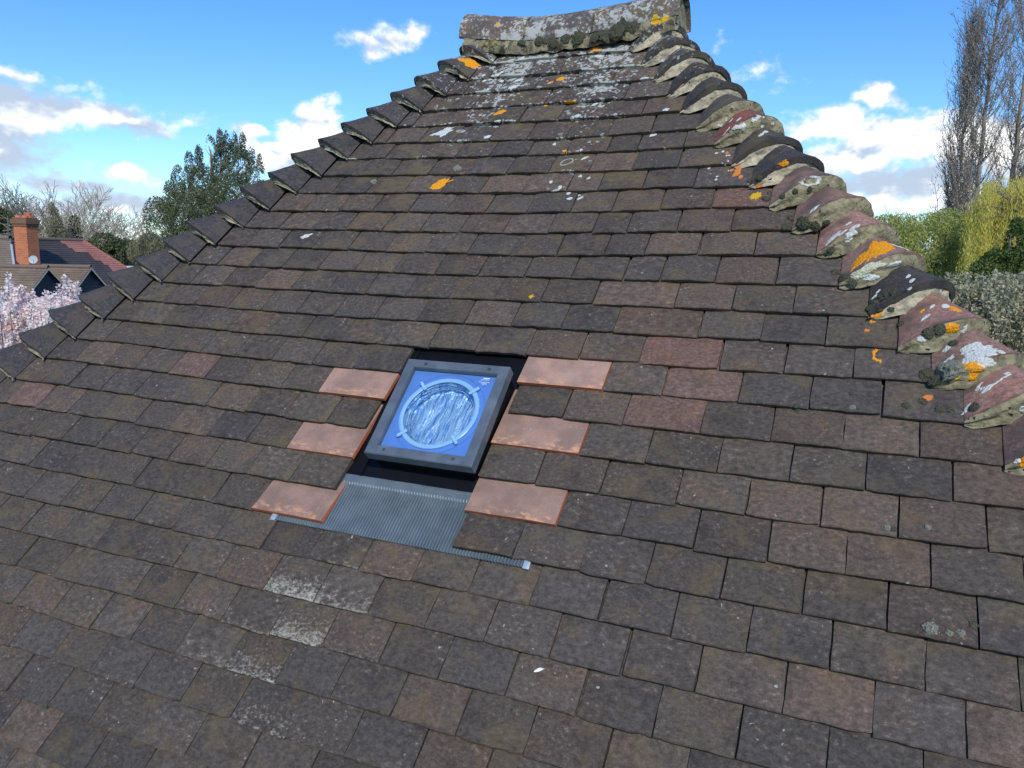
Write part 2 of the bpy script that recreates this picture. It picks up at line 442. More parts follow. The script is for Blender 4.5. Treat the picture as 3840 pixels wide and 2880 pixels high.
DARK = [(.090, .077, .065), (.095, .080, .066), (.083, .073, .064), (.099, .083, .067), (.092, .077, .064), (.103, .085, .068), (.086, .075, .066)]
BROWN = [(.113, .089, .072), (.117, .090, .072), (.107, .086, .070), (.121, .092, .073)]
RED = [(.165, .105, .085), (.172, .103, .083), (.152, .100, .082)]
SPECIAL = {(16, .71): RED[1], (17, .79): RED[2], (18, .71): RED[0], (14, .54): BROWN[3], (19, .78): DARK[3], (17, .97): DARK[2], (21, 1.28): BROWN[3], (10, .78): RED[0], (7, .19): BROWN[3], (12, .62): BROWN[1],
           (13, -1.02): BROWN[3], (18, -1.37): BROWN[3], (18, -.95): RED[2], (20, -1.6): RED[0], (15, -1.05): BROWN[3], (15, -.89): BROWN[2], (24, 1.0): BROWN[2], (18, .35): DARK[0]}
def is_white(r, u):
    k = {20: (-.25, .2, .35), 21: (-.3, .25, .3), 22: (-.05, .3, .25), 23: (.03, .28, .55), 24: (-.06, .28, 1.15), 25: (-.05, .32, 1.05), 26: (-.2, .25, .8), 27: (.0, .28, .65), 28: (.35, .22, .55), 29: (.3, .22, .6), 30: (.3, .3, .4)}.get(r)
    if not k: return 0
    return max(0, 1 - abs(u - k[0]) / k[1]) * k[2]

def visible_px(u, v):
    q = np.array(rw(u, v)) - CAM_P
    z = q @ C_FWD
    if z < .1: return -1
    x = 1920 + F_PX * (q @ C_RGT) / z; y = 1440 + F_PX * (q @ C_DWN) / z
    if not (-120 < x < 3960 and -120 < y < 3050): return -1
    return 1.0 / z ** 3 * abs((q @ np.array(rw(0, 0, 1) - rw(0, 0, 0))))

tiles = []
rg = random.Random(11)
for r in range(1, NROW + 1):
    lo, hi = uL(r) - .004, uR(r) + .004
    if r in HOLE_L:
        segs = []
        if r in RED_L: segs.append((lo, RED_L[r] - .003)); reds = [(RED_L[r], HOLE_L[r])]
        else: segs.append((lo, HOLE_L[r])); reds = []
        if r in RED_R: segs.append((RED_R[r] + .003, hi)); reds.append((HOLE_R[r], RED_R[r]))
        else: segs.append((HOLE_R[r], hi))
        parts = []
        for a, bq in segs:
            js = row_joints(r, a, bq, rg); parts += list(zip(js[:-1], js[1:]))
        for a, bq in parts: tiles.append((r, a, bq, False))
        for a, bq in reds: tiles.append((r, a, bq, True))
    else:
        js = row_joints(r, lo, hi, rg)
        for a, bq in zip(js[:-1], js[1:]): tiles.append((r, a, bq, False))
score = sorted([(visible_px((a + bq) / 2, -r * GA + .05), i) for i, (r, a, bq, red) in enumerate(tiles)], reverse=True)
single = {i for s_, i in score[:300]} | {i for i, t_ in enumerate(tiles) if t_[3]}
rest_V, rest_F, rest_C, rest_T = [], [], [], []
for i, (r, a, bq, red) in enumerate(tiles):
    gap = rg.uniform(.0016, .0038) if not red else .001
    if r < 14: gap += .0018
    if r == 22 and .25 < a < .45: gap = .0006
    if not red and a > .3 and rg.random() < .45: gap += rg.uniform(.001, .005)
    wd = bq - a - gap; uc = (a + bq) / 2 + rg.gauss(0, .0006)
    th = rg.uniform(.0115, .0145) if not red else .0125
    if r < 9: th += .0035
    # bigger roughness of laying along the ridge
    jit = 1.6 if r < 6 else 1.0
    under = r == 23 and -.36 < uc < .52
    V, F, MI = tile_mesh(max(.02, wd), .130 if under else .215 if r > 1 else .17, th, rg, red, chip=.5 if uc > .9 else 1.0)
    v = -r * GA + tail_off(r, uc) + (rg.gauss(0, .0016) * jit if not red else 0.0)
    rot = rg.gauss(0, .0055) * jit if not red else 0.0
    lift = .0085 if (r == 22 and (-.40 < uc < -.13 or .2 < uc < .48)) else 0.0
    if under: lift = -.0035
    m = Matrix.Translation((uc, v, lift + rg.uniform(-.0008, .0014) * jit)) @ Matrix.Rotation(rot - .12 * (tail_off(r, uc + .05) - tail_off(r, uc - .05)) / .1 * -8, 4, 'Z') @ Matrix.Rotation(rg.gauss(0, .006) * jit, 4, 'Y') @ Matrix.Rotation(rg.gauss(0, .010) * jit * (0 if lift else 1) - (.085 if lift > 0 else 0), 4, 'X')
    if red:
        o = mesh_obj('new_clay_tile', V, F, [NEWT, NEWE], roof, smooth=True, midx=MI, sharp=32, matrix=m)
        o['label'] = 'new pinkish clay tile with bright orange edge beside the skylight'
        continue
    q = rg.random()
    pb = .10 + .16 * max(0, min(1, uc)) + (.22 if r < 12 else 0)
    colr = rg.choice(BROWN) if q < pb else rg.choice(DARK)
    for (sr, su), cc in SPECIAL.items():
        if sr == r and abs(su - uc) < .075: colr = cc
    k = rg.uniform(.78, 1.06)
    alpha = is_white(r, uc) * rg.uniform(.75, 1.15)
    rgba = (colr[0] * k, colr[1] * k, colr[2] * k, min(1, alpha))
    offv = (rg.uniform(0, 40), rg.uniform(0, 40), rg.uniform(0, 40))
    if i in single:
        o = mesh_obj('tile', V, F, [TILE], roof, smooth=True, sharp=32, matrix=m)
        tile_attrs(o.data, V, offv, rgba)
    else:
        bs = len(rest_V)
        rest_V += [tuple(m @ Vector(x)) for x in V]; rest_F += [tuple(bs + y for y in f) for f in F]
        rest_C += [(x[0] + offv[0], x[1], x[2] + offv[2]) for x in V]; rest_T += [rgba] * len(V)
o = mesh_obj('tile', rest_V, rest_F, [TILE], roof, smooth=True, sharp=32)
tile_attrs(o.data, rest_C, (0, 0, 0), rest_T)
o['kind'] = 'stuff'; o['label'] = 'outlying old tiles of the roof towards its eaves'
print('tiles', len(tiles), 'visible', sum(1 for s_ in score if s_[0] > 0))

# other slopes of the roof: courses as overlapping strips (only their edges could ever be seen)
def to_house(p): return (p[0], p[1] - .085, p[2])
cL = uL(8) - .2 + 8 * GA * S2          # hip planes: X - Y = cL on the left, X + Y = cR on the right
cR = uR(7) + .2 - 7 * GA * S2
apL, apR = cL + .085, cR - .085
def side_slope(side):
    V, F = [], []
    for r in range(0, NROW + 1):
        d = r * GA * S2; d1 = (r + 1.1) * GA * S2
        # plane facing left (side=-1) or right (+1) or back (0); horizontal distance d from the ridge end
        for (dd, lift) in ((d - GA * S2, -.012), (d, .0), (d, -.014)):
            z = RIDGE_Z + .085 - dd + lift - .012
            ext = dd + .085
            if side == 0: pts = [(apL - ext + .085, .085 + ext), (apR + ext - .085, .085 + ext)]
            else:
                x0 = apL - dd if side < 0 else apR + dd
                pts = [(x0, .085 - dd), (x0, .085 + dd)]
            for (x, y) in pts: V.append(to_house((x, y, z)))
        bs = len(V) - 6
        F += [(bs, bs + 1, bs + 3, bs + 2), (bs + 2, bs + 3, bs + 5, bs + 4)]
    return V, F
for sd_ in (-1, 1, 0):
    V, F = side_slope(sd_)
    o = mesh_obj('tile_courses', V, F, [TILE], house); o['kind'] = 'stuff'; tile_attrs(o.data, V, (0, 20, 0), (.085, .075, .070, 0))

# ------------------------------------------------------------------ bonnet hip tiles and their mortar
LAT = 1.0
def bez(a, b_, c_, d_, t_):
    s_ = 1 - t_
    return a * s_ ** 3 + b_ * 3 * s_ * s_ * t_ + c_ * 3 * s_ * t_ * t_ + d_ * t_ ** 3
def bonnet_points(side, seed, ns=7, nt=9, lift=0.0):
    """grid of points in roof frame relative to the wing tip; our wing -> crest -> other wing"""
    rgb = random.Random(seed)
    inv3 = ROOF_M.to_3x3().inverted()
    ax = Vector((side * S2, -S2, 0)); lat = Vector((-side * S2, -S2, 0))      # outwards in plan; across the hip towards our slope
    dn_ = Vector((side, -1, -1)).normalized()
    d = .2
    tip = rw(0, 0, .004) - rw(0, 0, 0)                       # world offset
    hip_tail = Vector((side * d, 0, 0))                      # hip line level with the tail
    half = (hip_tail - tip).dot(-lat)
    mid = tip - lat * half
    oc = .075 if side < 0 else .062
    crest = mid + Vector((side * oc, -oc, (.080 if side > 0 else .087) + lift)) * rgb.uniform(.96, 1.04)
    up = (rw(0, 1, 0) - rw(0, 0, 0))
    L = .245
    head_t = tip + up * L + (rw(0, 0, -.03) - rw(0, 0, 0))
    # head of the crest lies on the hip line further up
    head_c = hip_tail - dn_ * (d / S2 * S2 * 1.28) + Vector((0, 0, .004))
    G = []
    for i in range(ns):
        s_ = i / (ns - 1)
        T = tip.lerp(head_t, s_); Cc = crest.lerp(head_c, s_)
        Cc = Cc + Vector((0, 0, (-.004 if side > 0 else -.003) * math.sin(math.pi * s_ ** .7)))
        hw = (T - Cc).dot(lat)
        if hw < .004: hw = .004
        inpl = (rw(side, 0, 0) - rw(0, 0, 0)) * .55 + (rw(0, .25, .35) - rw(0, 0, 0))
        row = []
        for k in range(nt):
            t_ = k / (nt - 1)
            P = bez(T, T + inpl.normalized() * hw * .42, Cc + lat * hw * .62, Cc, t_)
            P = P + Vector((rgb.gauss(0, .0006), rgb.gauss(0, .0006), rgb.gauss(0, .0006)))
            row.append(P)
        full = list(row)
        for P in reversed(row[:-1]):                          # mirror across the vertical plane of the hip
            dist = (P - Cc).dot(lat)
            full.append(P - lat * 2 * dist)
        G.append([inv3 @ P for P in full])
    return G
def shell(G, th):
    ns, nt = len(G), len(G[0])
    A = np.array([[list(p) for p in row] for row in G])
    du = np.gradient(A, axis=0); dvv = np.gradient(A, axis=1)
    N = np.cross(du, dvv); N /= np.linalg.norm(N, axis=2, keepdims=True) + 1e-9
    if N[0, nt // 2, 2] < 0: N = -N
    Bm = A - N * th
    V = A.reshape(-1, 3).tolist() + Bm.reshape(-1, 3).tolist()
    F = []; o_ = ns * nt
    for i in range(ns - 1):
        for k in range(nt - 1):
            a = i * nt + k
            F.append((a, a + 1, a + nt + 1, a + nt)); F.append((o_ + a, o_ + a + nt, o_ + a + nt + 1, o_ + a + 1))
    for k in range(nt - 1): F.append((k, o_ + k, o_ + k + 1, k + 1))
    for i in range(ns - 1):
        a = i * nt; F.append((a, a + nt, o_ + a + nt, o_ + a))
        a = i * nt + nt - 1; F.append((a, o_ + a, o_ + a + nt, a + nt))
    return V, F
DOWN = ROOF_M.to_3x3().inverted() @ Vector((0, 0, -1))
def mortar_mesh(G, seed, inset, side, drop=.04):
    """rough fill of the open tail of a bonnet: from the arch down to below the next bonnet"""
    rgb = random.Random(seed)
    nt = len(G[0]); nq = 8
    tail = [Vector(p) for p in G[0]]; nxt = [Vector(p) for p in G[1]]
    c0 = tail[0]; c1 = tail[-1]
    V, F = [], []
    for q in range(nq):
        f = q / (nq - 1)
        for k in range(nt):
            arch = tail[k].lerp(nxt[k], inset)
            chord = c0.lerp(c1, k / (nt - 1))
            e_ = 1 - abs(2 * k / (nt - 1) - 1)
            base = arch + DOWN * ((.012 + .066 * e_ ** .6) if side > 0 else (.008 + .024 * e_ ** .6)) + (chord - arch) * (.12 if side > 0 else .18)
            arch = arch + (chord - arch).normalized() * drop
            P = arch.lerp(base, f)
            bulge = (.006 if drop < .01 else .003) * math.sin(math.pi * min(1, f * 1.6 + .12)) + rgb.gauss(0, .0026)
            P = P + (tail[k] - nxt[k]).normalized() * bulge
            V.append(P)
    for q in range(nq - 1):
        for k in range(nt - 1):
            a = q * nt + k; F.append((a, a + 1, a + nt + 1, a + nt) if side < 0 else (a, a + nt, a + nt + 1, a + 1))
    return V, F
BL_COL = {'d': (.058, .054, .056), 'g': (.074, .068, .062), 'p': (.26, .165, .138), 'q': (.31, .18, .145), 'r': (.235, .085, .07), 'm': (.15, .10, .09)}
RCOL = {1: 'g', 2: 'g', 3: 'g', 4: 'd', 5: 'd', 6: 'g', 7: 'r', 8: 'd', 9: 'd', 10: 'p', 11: 'p', 12: 'q', 13: 'p', 14: 'd', 15: 'q', 16: 'p', 17: 'q', 18: 'm'}
for side in (-1, 1):
    for r in range(1, NROW + 1):
        seed = r * 7 + (100 if side > 0 else 0)
        rgb = random.Random(seed)
        G = bonnet_points(side, seed, lift=rgb.gauss(0, .004) + (.012 if side > 0 and r < 7 else .008 if side > 0 else 0))
        V, F = shell(G, .021 if side > 0 else .017)
        u = uL(r) if side < 0 else uR(r)
        m = Matrix.Translation((u + rgb.gauss(0, .002), -r * GA + tail_off(r, u) + rgb.gauss(0, .002), rgb.uniform(-.001, .003))) @ Matrix.Rotation(rgb.gauss(0, .012), 4, 'Z')
        o = mesh_obj('bonnet_tile', V, F, [BONNET], roof, smooth=True, sharp=38, matrix=m)
        key = RCOL.get(r, 'p') if side > 0 else ('g' if r < 3 else 'd')
        c = BL_COL[key]; k = rgb.uniform(.88, 1.12); tile_attrs(o.data, V, (rgb.uniform(0, 40), rgb.uniform(0, 40), 0), (c[0] * k, c[1] * k, c[2] * k, 0))
        flush = side > 0 and r in (6, 7, 10, 11, 12, 13, 15, 16, 17, 18)
        V, F = mortar_mesh(G, seed, (.0 if flush else .035 if side > 0 else .02), side, .002 if flush else .019 if side > 0 else .015)
        o = mesh_obj('mortar', V, F, [MORTAR], roof, smooth=True, matrix=m)
        o.color = (1, 1, 1, .15 if flush else .95 if side > 0 else .8 if r < 9 else .45)

# ------------------------------------------------------------------ ridge tiles on their mortar bed
RX = [-.585, -.262, .045, .405]
def ridge_dz(x):
    pts = [(-.6, .030), (-.42, .004), (-.26, -.016), (-.1, -.017), (.05, -.010), (.22, .004), (.41, .024)]
    return float(np.interp(x, [a for a, _ in pts], [bq for _, bq in pts]))
RIDGE_COL = [(.150, .118, .098), (.125, .108, .092), (.140, .120, .102)]
inv_roof = ROOF_M.inverted()
for k in range(3):
    x0, x1 = RX[k] + .004, RX[k + 1] - .004
    nx, na = 9, 15
    rgb = random.Random(k)
    A = []
    for i in range(nx):
        x = x0 + (x1 - x0) * i / (nx - 1)
        row = []
        for j in range(na):
            th = math.pi * j / (na - 1)
            rr = .127 + rgb.gauss(0, .0007) + (.002 if i in (0,) else 0)
            y = .085 - math.cos(th) * rr; z = RIDGE_Z + .033 + math.sin(th) * rr + ridge_dz(x)
            row.append(inv_roof @ Vector((x, y, z)))
        A.append(row)
    V, F = shell(A, .016)
    o = mesh_obj('ridge_tile', V, F, [BONNET], roof, smooth=True, sharp=40)
    tile_attrs(o.data, [tuple(x) for x in V], (k * 9.0, 3.0, 0), (*RIDGE_COL[k], 0))
# mortar bed under the ridge and in its joints
V, F = [], []
rgb = random.Random(4)
nx = 70; prof = [(-.026, .016), (-.042, .008), (-.054, -.002), (-.062, -.016), (-.066, -.032), (-.060, -.055)]
for i in range(nx):
    x = RX[0] + .03 + (RX[3] - RX[0] - .04) * i / (nx - 1)
    for j, (y, z) in enumerate(prof):
        nz = mnoise.noise(Vector((x * 28, j * 1.3, 2)))
        p = Vector((x, y - .016 * nz + rgb.gauss(0, .002) + .01, RIDGE_Z + .030 + ridge_dz(x) + z + .010 * mnoise.noise(Vector((x * 21, j, 7)))))
        V.append(inv_roof @ p)
for i in range(nx - 1):
    for j in range(len(prof) - 1):
        a = i * len(prof) + j; F.append((a, a + 1, a + len(prof) + 1, a + len(prof)))
o = mesh_obj('mortar', V, F, [MOSSY], roof, smooth=True)
for k in (1, 2):                                            # mortar squeezed out of the ridge joints
    V, F = [], []
    for i in range(4):
        for j in range(22):
            th = math.pi * j / 21
            rr = .127 + (.002 if i in (1, 2) else -.004) + mnoise.noise(Vector((j * .9, i * 2., k))) * .003
            x = RX[k] + (i - 1.5) * .010 + .006 * mnoise.noise(Vector((j * .8, i, k * 5)))
            V.append(inv_roof @ Vector((x, .085 - math.cos(th) * rr, RIDGE_Z + .033 + math.sin(th) * rr + ridge_dz(x))))
    for i in range(3):
        for j in range(21):
            a = i * 22 + j; F.append((a, a + 22, a + 23, a + 1))
    o = mesh_obj('mortar', V, F, [MOSSY], roof, smooth=True)
for xe, sg in ((RX[0] + .02, -1), (RX[3] - .02, 1)):          # mortar closing the ridge ends
    V, F = [], []
    for q in range(5):
        for j in range(15):
            th = math.pi * j / 14; rr = .112 * (1 - q / 4.2)
            V.append(inv_roof @ Vector((xe + sg * .006 * mnoise.noise(Vector((j, q, sg))), .085 - math.cos(th) * rr, RIDGE_Z + .02 + ridge_dz(xe) + math.sin(th) * rr)))
    for q in range(4):
        for j in range(14):
            a = q * 15 + j; F.append((a, a + 1, a + 16, a + 15) if sg < 0 else (a, a + 15, a + 16, a + 1))
    o = mesh_obj('mortar', V, F, [MORTAR], roof, smooth=True); o.color = (1, 1, 1, .3)

# walls of the house below the roof
wm, n, b = material('house_brick', (.3, .13, .08), .9)
t = n.new('ShaderNodeTexCoord'); bt = n.new('ShaderNodeTexBrick'); n.put(bt.inputs['Vector'], t.outputs['Object']); bt.inputs['Scale'].default_value = 4.5
bt.inputs['Color1'].default_value = (.30, .12, .07, 1); bt.inputs['Color2'].default_value = (.22, .09, .06, 1); bt.inputs['Mortar'].default_value = (.4, .37, .32, 1)
n.put(b.inputs['Base Color'], bt.outputs['Color'])
ext = NROW * GA * S2 - .35
ztop = RIDGE_Z - NROW * GA * S2 - .12
bm = bmesh.new()
box_bm(bm, (apL - ext, -ext, 0), (apR + ext, ext, ztop))
bm_obj('wall', bm, [wm], house)

# ------------------------------------------------------------------ sun tunnel skylight
SK_O = (.0985, -1.948, 0)
sk = empty('sun_tunnel_skylight', matrix=ROOF_M @ Matrix.Translation(SK_O))
tag(sk, 'black framed square sun tunnel skylight with corrugated grey flashing set into the tiled roof', 'skylight')
FRAME, n, b = material('frame_plastic', (.045, .055, .066), .42, 0.0, .5)
t = n.new('ShaderNodeTexCoord')
n.put(b.inputs['Base Color'], n.mix(n.step(n.noise(t.outputs['Object'], 14, 5, .6), .35, .7), (.070, .088, .110), (.108, .135, .166)))
n.put(b.inputs['Roughness'], n.math('MULTIPLY_ADD', n.noise(t.outputs['Object'], 22, 5, .65), .25, .28))
n.put(b.inputs['Normal'], n.bump(n.noise(t.outputs['Object'], 900, 2), .08, .001))
BLACK, n, b = material('black_polymer', (.0035, .004, .006), .5, 0.0, .2)
t = n.new('ShaderNodeTexCoord')
n.put(b.inputs['Roughness'], n.math('MULTIPLY_ADD', n.noise(t.outputs['Object'], 30, 5, .65), .35, .28))
APRON, n, b = material('lead_grey_flashing', (.13, .17, .195), .45, 0.35, .5)
t = n.new('ShaderNodeTexCoord')
n.put(b.inputs['Base Color'], n.mix(n.step(n.noise(t.outputs['Object'], 17, 5, .6), .35, .7), (.110, .148, .172), (.150, .192, .218)))
n.put(b.inputs['Roughness'], n.math('MULTIPLY_ADD', n.noise(t.outputs['Object'], 40, 4, .65), .25, .33))
n.put(b.inputs['Normal'], n.bump(n.noise(t.outputs['Object'], 160, 4, .6), .12, .001))
CLIPM, n, b = material('end_clip_aluminium', (.42, .50, .54), .4, .5, .5)
PLATE, n, b = material('painted_sky_plate', (.17, .36, .78), .25, .45, .5)  # silver plate; the sky it reflects is painted in as blue
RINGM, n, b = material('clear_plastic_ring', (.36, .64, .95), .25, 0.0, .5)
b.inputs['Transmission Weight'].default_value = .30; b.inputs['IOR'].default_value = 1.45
DUCT, n, b = material('duct_painted_reflections', (.74, .84, .92), .34, .5, .4)
t = n.new('ShaderNodeTexCoord')
mp = n.new('ShaderNodeMapping'); mp.inputs['Rotation'].default_value = (0, 0, R_(-14)); mp.inputs['Scale'].default_value = (1.0, .17, .3)
n.put(mp.inputs['Vector'], t.outputs['Object'])
stn = n.noise(mp.outputs[0], 62, 5, .6, 1.6)
n.put(b.inputs['Normal'], n.bump(stn, .8, .010))
c = n.mix(n.step(stn, .36, .56), (.10, .26, .60), (.33, .56, .80))  # blue and pale streaks: reflections in the silver duct, painted into its colour
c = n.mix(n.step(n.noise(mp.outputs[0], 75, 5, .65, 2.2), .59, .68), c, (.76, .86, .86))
n.put(b.inputs['Base Color'], c)
GLASS, n, b = material('glass', (1, 1, 1), 0.0, 0.0, .5)
gl = n.new('ShaderNodeBsdfGlossy'); gl.inputs['Roughness'].default_value = .0
tr = n.new('ShaderNodeBsdfTransparent'); tr.inputs[0].default_value = (.93, .96, .97, 1)
fr = n.new('ShaderNodeFresnel'); fr.inputs[0].default_value = 1.5
mx = n.new('ShaderNodeMixShader'); n.l.new(fr.outputs[0], mx.inputs[0]); n.l.new(tr.outputs[0], mx.inputs[1]); n.l.new(gl.outputs[0], mx.inputs[2])
n.l.new(mx.outputs[0], n.n['Material Output'].inputs[0])
PRINT, n, b = material('white_print', (.75, .8, .85), .6)

HO, HI, WT = .1675, .1385, .062           # outer / inner half sizes and height of the frame's face
def ring_prism(rings, close=True):
    """square rings (half size, height) joined in order"""
    V, F = [], []
    for hs_, z in rings:
        V += [(-hs_, -hs_, z), (hs_, -hs_, z), (hs_, hs_, z), (-hs_, hs_, z)]
    for k in range(len(rings) - 1):
        for i in range(4):
            a, b_ = k * 4 + i, k * 4 + (i + 1) % 4
            F.append((a, b_, b_ + 4, a + 4))
    return V, F
V, F = ring_prism([(HO - .006, .026), (HO, .028), (HO, WT - .003), (HO - .003, WT), (HI + .0015, WT), (HI, WT - .0015), (HI - .003, WT - .013)])
fr_o = mesh_obj('frame', V, F, [FRAME], sk)
for sx_, sy_ in ((-.100, .151), (.108, .151), (-.108, -.151), (.108, -.151)):
    bm = bmesh.new()
    bmesh.ops.create_circle(bm, cap_ends=False, segments=16, radius=.0046)
    ed = bm.edges[:]
    r_ = bmesh.ops.extrude_edge_only(bm, edges=ed)
    vv = [g for g in r_['geom'] if isinstance(g, bmesh.types.BMVert)]
    for q in vv: q.co *= .72; q.co.z = .0012
    inner = [e for e in bm.edges if all(x in vv for x in e.verts)]
    r_ = bmesh.ops.extrude_edge_only(bm, edges=inner)
    v2 = [g for g in r_['geom'] if isinstance(g, bmesh.types.BMVert)]
    for q in v2: q.co *= .72; q.co.z = -.0012
    bmesh.ops.contextual_create(bm, geom=[e for e in bm.edges if all(x in v2 for x in e.verts)])
    bm_obj('screw', bm, [BLACK], fr_o, matrix=Matrix.Translation((sx_, sy_, WT + .0004)))
# kerb below the frame and black gutters round it
V, F = ring_prism([(HO - .010, -.035), (HO - .010, .012), (HO - .004, .014), (HO - .004, .019), (HO - .012, .021), (HO - .012, .030)])
mesh_obj('kerb', V, F, [BLACK], sk)
bm = bmesh.new()
def sheet(u0, u1, v0, v1, z0, z1):
    vs_ = [bm.verts.new(p_) for p_ in ((u0, v0, z0), (u1, v0, z0), (u1, v1, z1), (u0, v1, z1))]
    bm.faces.new(vs_)
gw = -.026
sheet(-.31, -HO + .012, -.205, .32, gw, gw); sheet(HO - .012, .245, -.205, .32, gw, gw)
sheet(-HO + .012, HO - .012, HO - .012, .32, gw, gw); 
sheet(-HO + .012, HO - .012, -.212, -HO + .012, -.0285, -.024)
for x in (.205, -.205):                                      # raised rib along each gutter
    for (x0, x1, z0, z1) in ((x - .006, x - .003, gw, gw + .008), (x - .003, x + .003, gw + .008, gw + .008), (x + .003, x + .006, gw + .008, gw)):
        vs_ = [bm.verts.new(p_) for p_ in ((x0, -.20, z0), (x1, -.20, z1), (x1, .30, z1), (x0, .30, z0))]
        bm.faces.new(vs_)
bm_obj('gutter', bm, [BLACK], sk)
# plate, reflected sky in its colour, with the round opening of the duct
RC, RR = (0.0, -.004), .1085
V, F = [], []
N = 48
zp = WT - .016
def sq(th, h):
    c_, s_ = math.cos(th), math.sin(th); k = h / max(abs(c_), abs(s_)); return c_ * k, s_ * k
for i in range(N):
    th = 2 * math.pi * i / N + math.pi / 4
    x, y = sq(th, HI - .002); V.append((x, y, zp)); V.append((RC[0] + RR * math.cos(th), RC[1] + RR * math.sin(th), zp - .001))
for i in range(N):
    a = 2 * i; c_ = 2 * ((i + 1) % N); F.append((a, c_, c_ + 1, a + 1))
mesh_obj('painted_sky_plate', V, F, [PLATE], sk)
# duct: crinkled silver tube
V, F = [], []
NA, NZ = 72, 22
for k in range(NZ):
    f = k / (NZ - 1)
    for i in range(NA):
        th = 2 * math.pi * i / NA
        rr = RR - .001 - .010 * f - .008 * f * mnoise.noise(Vector((math.cos(th) * 4, math.sin(th) * 4, f * 5))) - (.004 * mnoise.noise(Vector((math.cos(th) * 11, math.sin(th) * 11, f * 11))) if k else 0)
        z = zp - .002 - .030 * f + .004 * mnoise.noise(Vector((math.cos(th) * 6, math.sin(th) * 6, f * 7 + 3))) * (1 if k else 0)
        V.append((RC[0] + rr * math.cos(th), RC[1] + rr * math.sin(th), z))
for k in range(NZ - 1):
    for i in range(NA):
        a = k * NA + i; b_ = k * NA + (i + 1) % NA; F.append((a, b_, b_ + NA, a + NA))
base = len(V); nb = 9                                        # crumpled end of the duct
for q in range(1, nb):
    for i in range(NA):
        th = 2 * math.pi * i / NA; rr = (RR - .011) * (1 - q / (nb - .7))
        x, y = rr * math.cos(th), rr * math.sin(th)
        V.append((RC[0] + x, RC[1] + y, zp - .032 + .006 * mnoise.noise(Vector((x * 50, y * 14, 1)))))
last = (NZ - 1) * NA
for q in range(nb - 1):
    s0 = last if q == 0 else base + (q - 1) * NA
    s1 = base + q * NA
    for i in range(NA):
        F.append((s0 + i, s0 + (i + 1) % NA, s1 + (i + 1) % NA, s1 + i))
F.append(tuple(base + (nb - 2) * NA + i for i in range(NA)))
mesh_obj('duct', V, F, [DUCT], sk, smooth=True)
def lathe_ring(name, prof, mat, seg=72, parent=None):
    V, F = [], []
    for i in range(seg):
        th = 2 * math.pi * i / seg
        for r_, z in prof: V.append((RC[0] + r_ * math.cos(th), RC[1] + r_ * math.sin(th), z))
    m_ = len(prof)
    for i in range(seg):
        for j in range(m_):
            a = i * m_ + j; b_ = i * m_ + (j + 1) % m_; c_ = ((i + 1) % seg) * m_ + (j + 1) % m_; d_ = ((i + 1) % seg) * m_ + j
            F.append((a, d_, c_, b_))
    return mesh_obj(name, V, F, [mat], parent or sk, smooth=True, sharp=50)
ring = lathe_ring('diffuser_ring', [(.1205, zp + .0004), (.1205, zp + .0030), (.1165, zp + .0052), (.1110, zp + .0052), (.1070, zp + .0030), (.1070, zp + .0004)], RINGM)
lathe_ring('inner_seal', [(.0985, zp - .020), (.0985, zp - .018), (.0972, zp - .0175), (.0972, zp - .020)], RINGM)
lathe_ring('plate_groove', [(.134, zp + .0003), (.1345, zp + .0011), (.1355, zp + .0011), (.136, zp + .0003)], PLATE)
for ang in (135, 45, 225, 315):
    bm = bmesh.new()
    box_bm(bm, (.100, -.0052, zp + .0045), (.1345, .0052, zp + .0088), .0035, seg=3)
    bmesh.ops.create_uvsphere(bm, u_segments=8, v_segments=5, radius=.0034, matrix=Matrix.Translation((.129, 0, zp + .0088)))
    o = bm_obj('clip', bm, [RINGM], ring, sharp=50, matrix=Matrix.Translation((RC[0], RC[1], 0)) @ Matrix.Rotation(R_(ang), 4, 'Z'))
zg = WT - .0065
gp = mesh_obj('glass_pane', [(-HI + .001, -HI + .001, zg), (HI - .001, -HI + .001, zg), (HI - .001, HI - .001, zg), (-HI + .001, HI - .001, zg)], [(0, 1, 2, 3)], [GLASS], sk)
bm = bmesh.new()                                             # the faint maker's print in the corner of the pane, too small to read
for (cx_, cy_, wd_, ht_) in ((.108, .122, .020, .0032), (.104, .1165, .026, .0014), (.104, .109, .032, .0012), (.106, .1055, .014, .0010), (.1045, .1025, .018, .0010), (.105, .0995, .006, .0010)):
    x = cx_ - wd_ / 2
    rgb = random.Random(int(wd_ * 1e5))
    while x < cx_ + wd_ / 2:
        w_ = rgb.uniform(.0009, .0024)
        vs_ = [bm.verts.new(p_) for p_ in ((x, cy_ - ht_ / 2, zg + .0004), (x + w_, cy_ - ht_ / 2, zg + .0004), (x + w_, cy_ + ht_ / 2, zg + .0004), (x, cy_ + ht_ / 2, zg + .0004))]
        bm.faces.new(vs_); x += w_ + .0006
bm_obj('printed_mark', bm, [PRINT], gp)
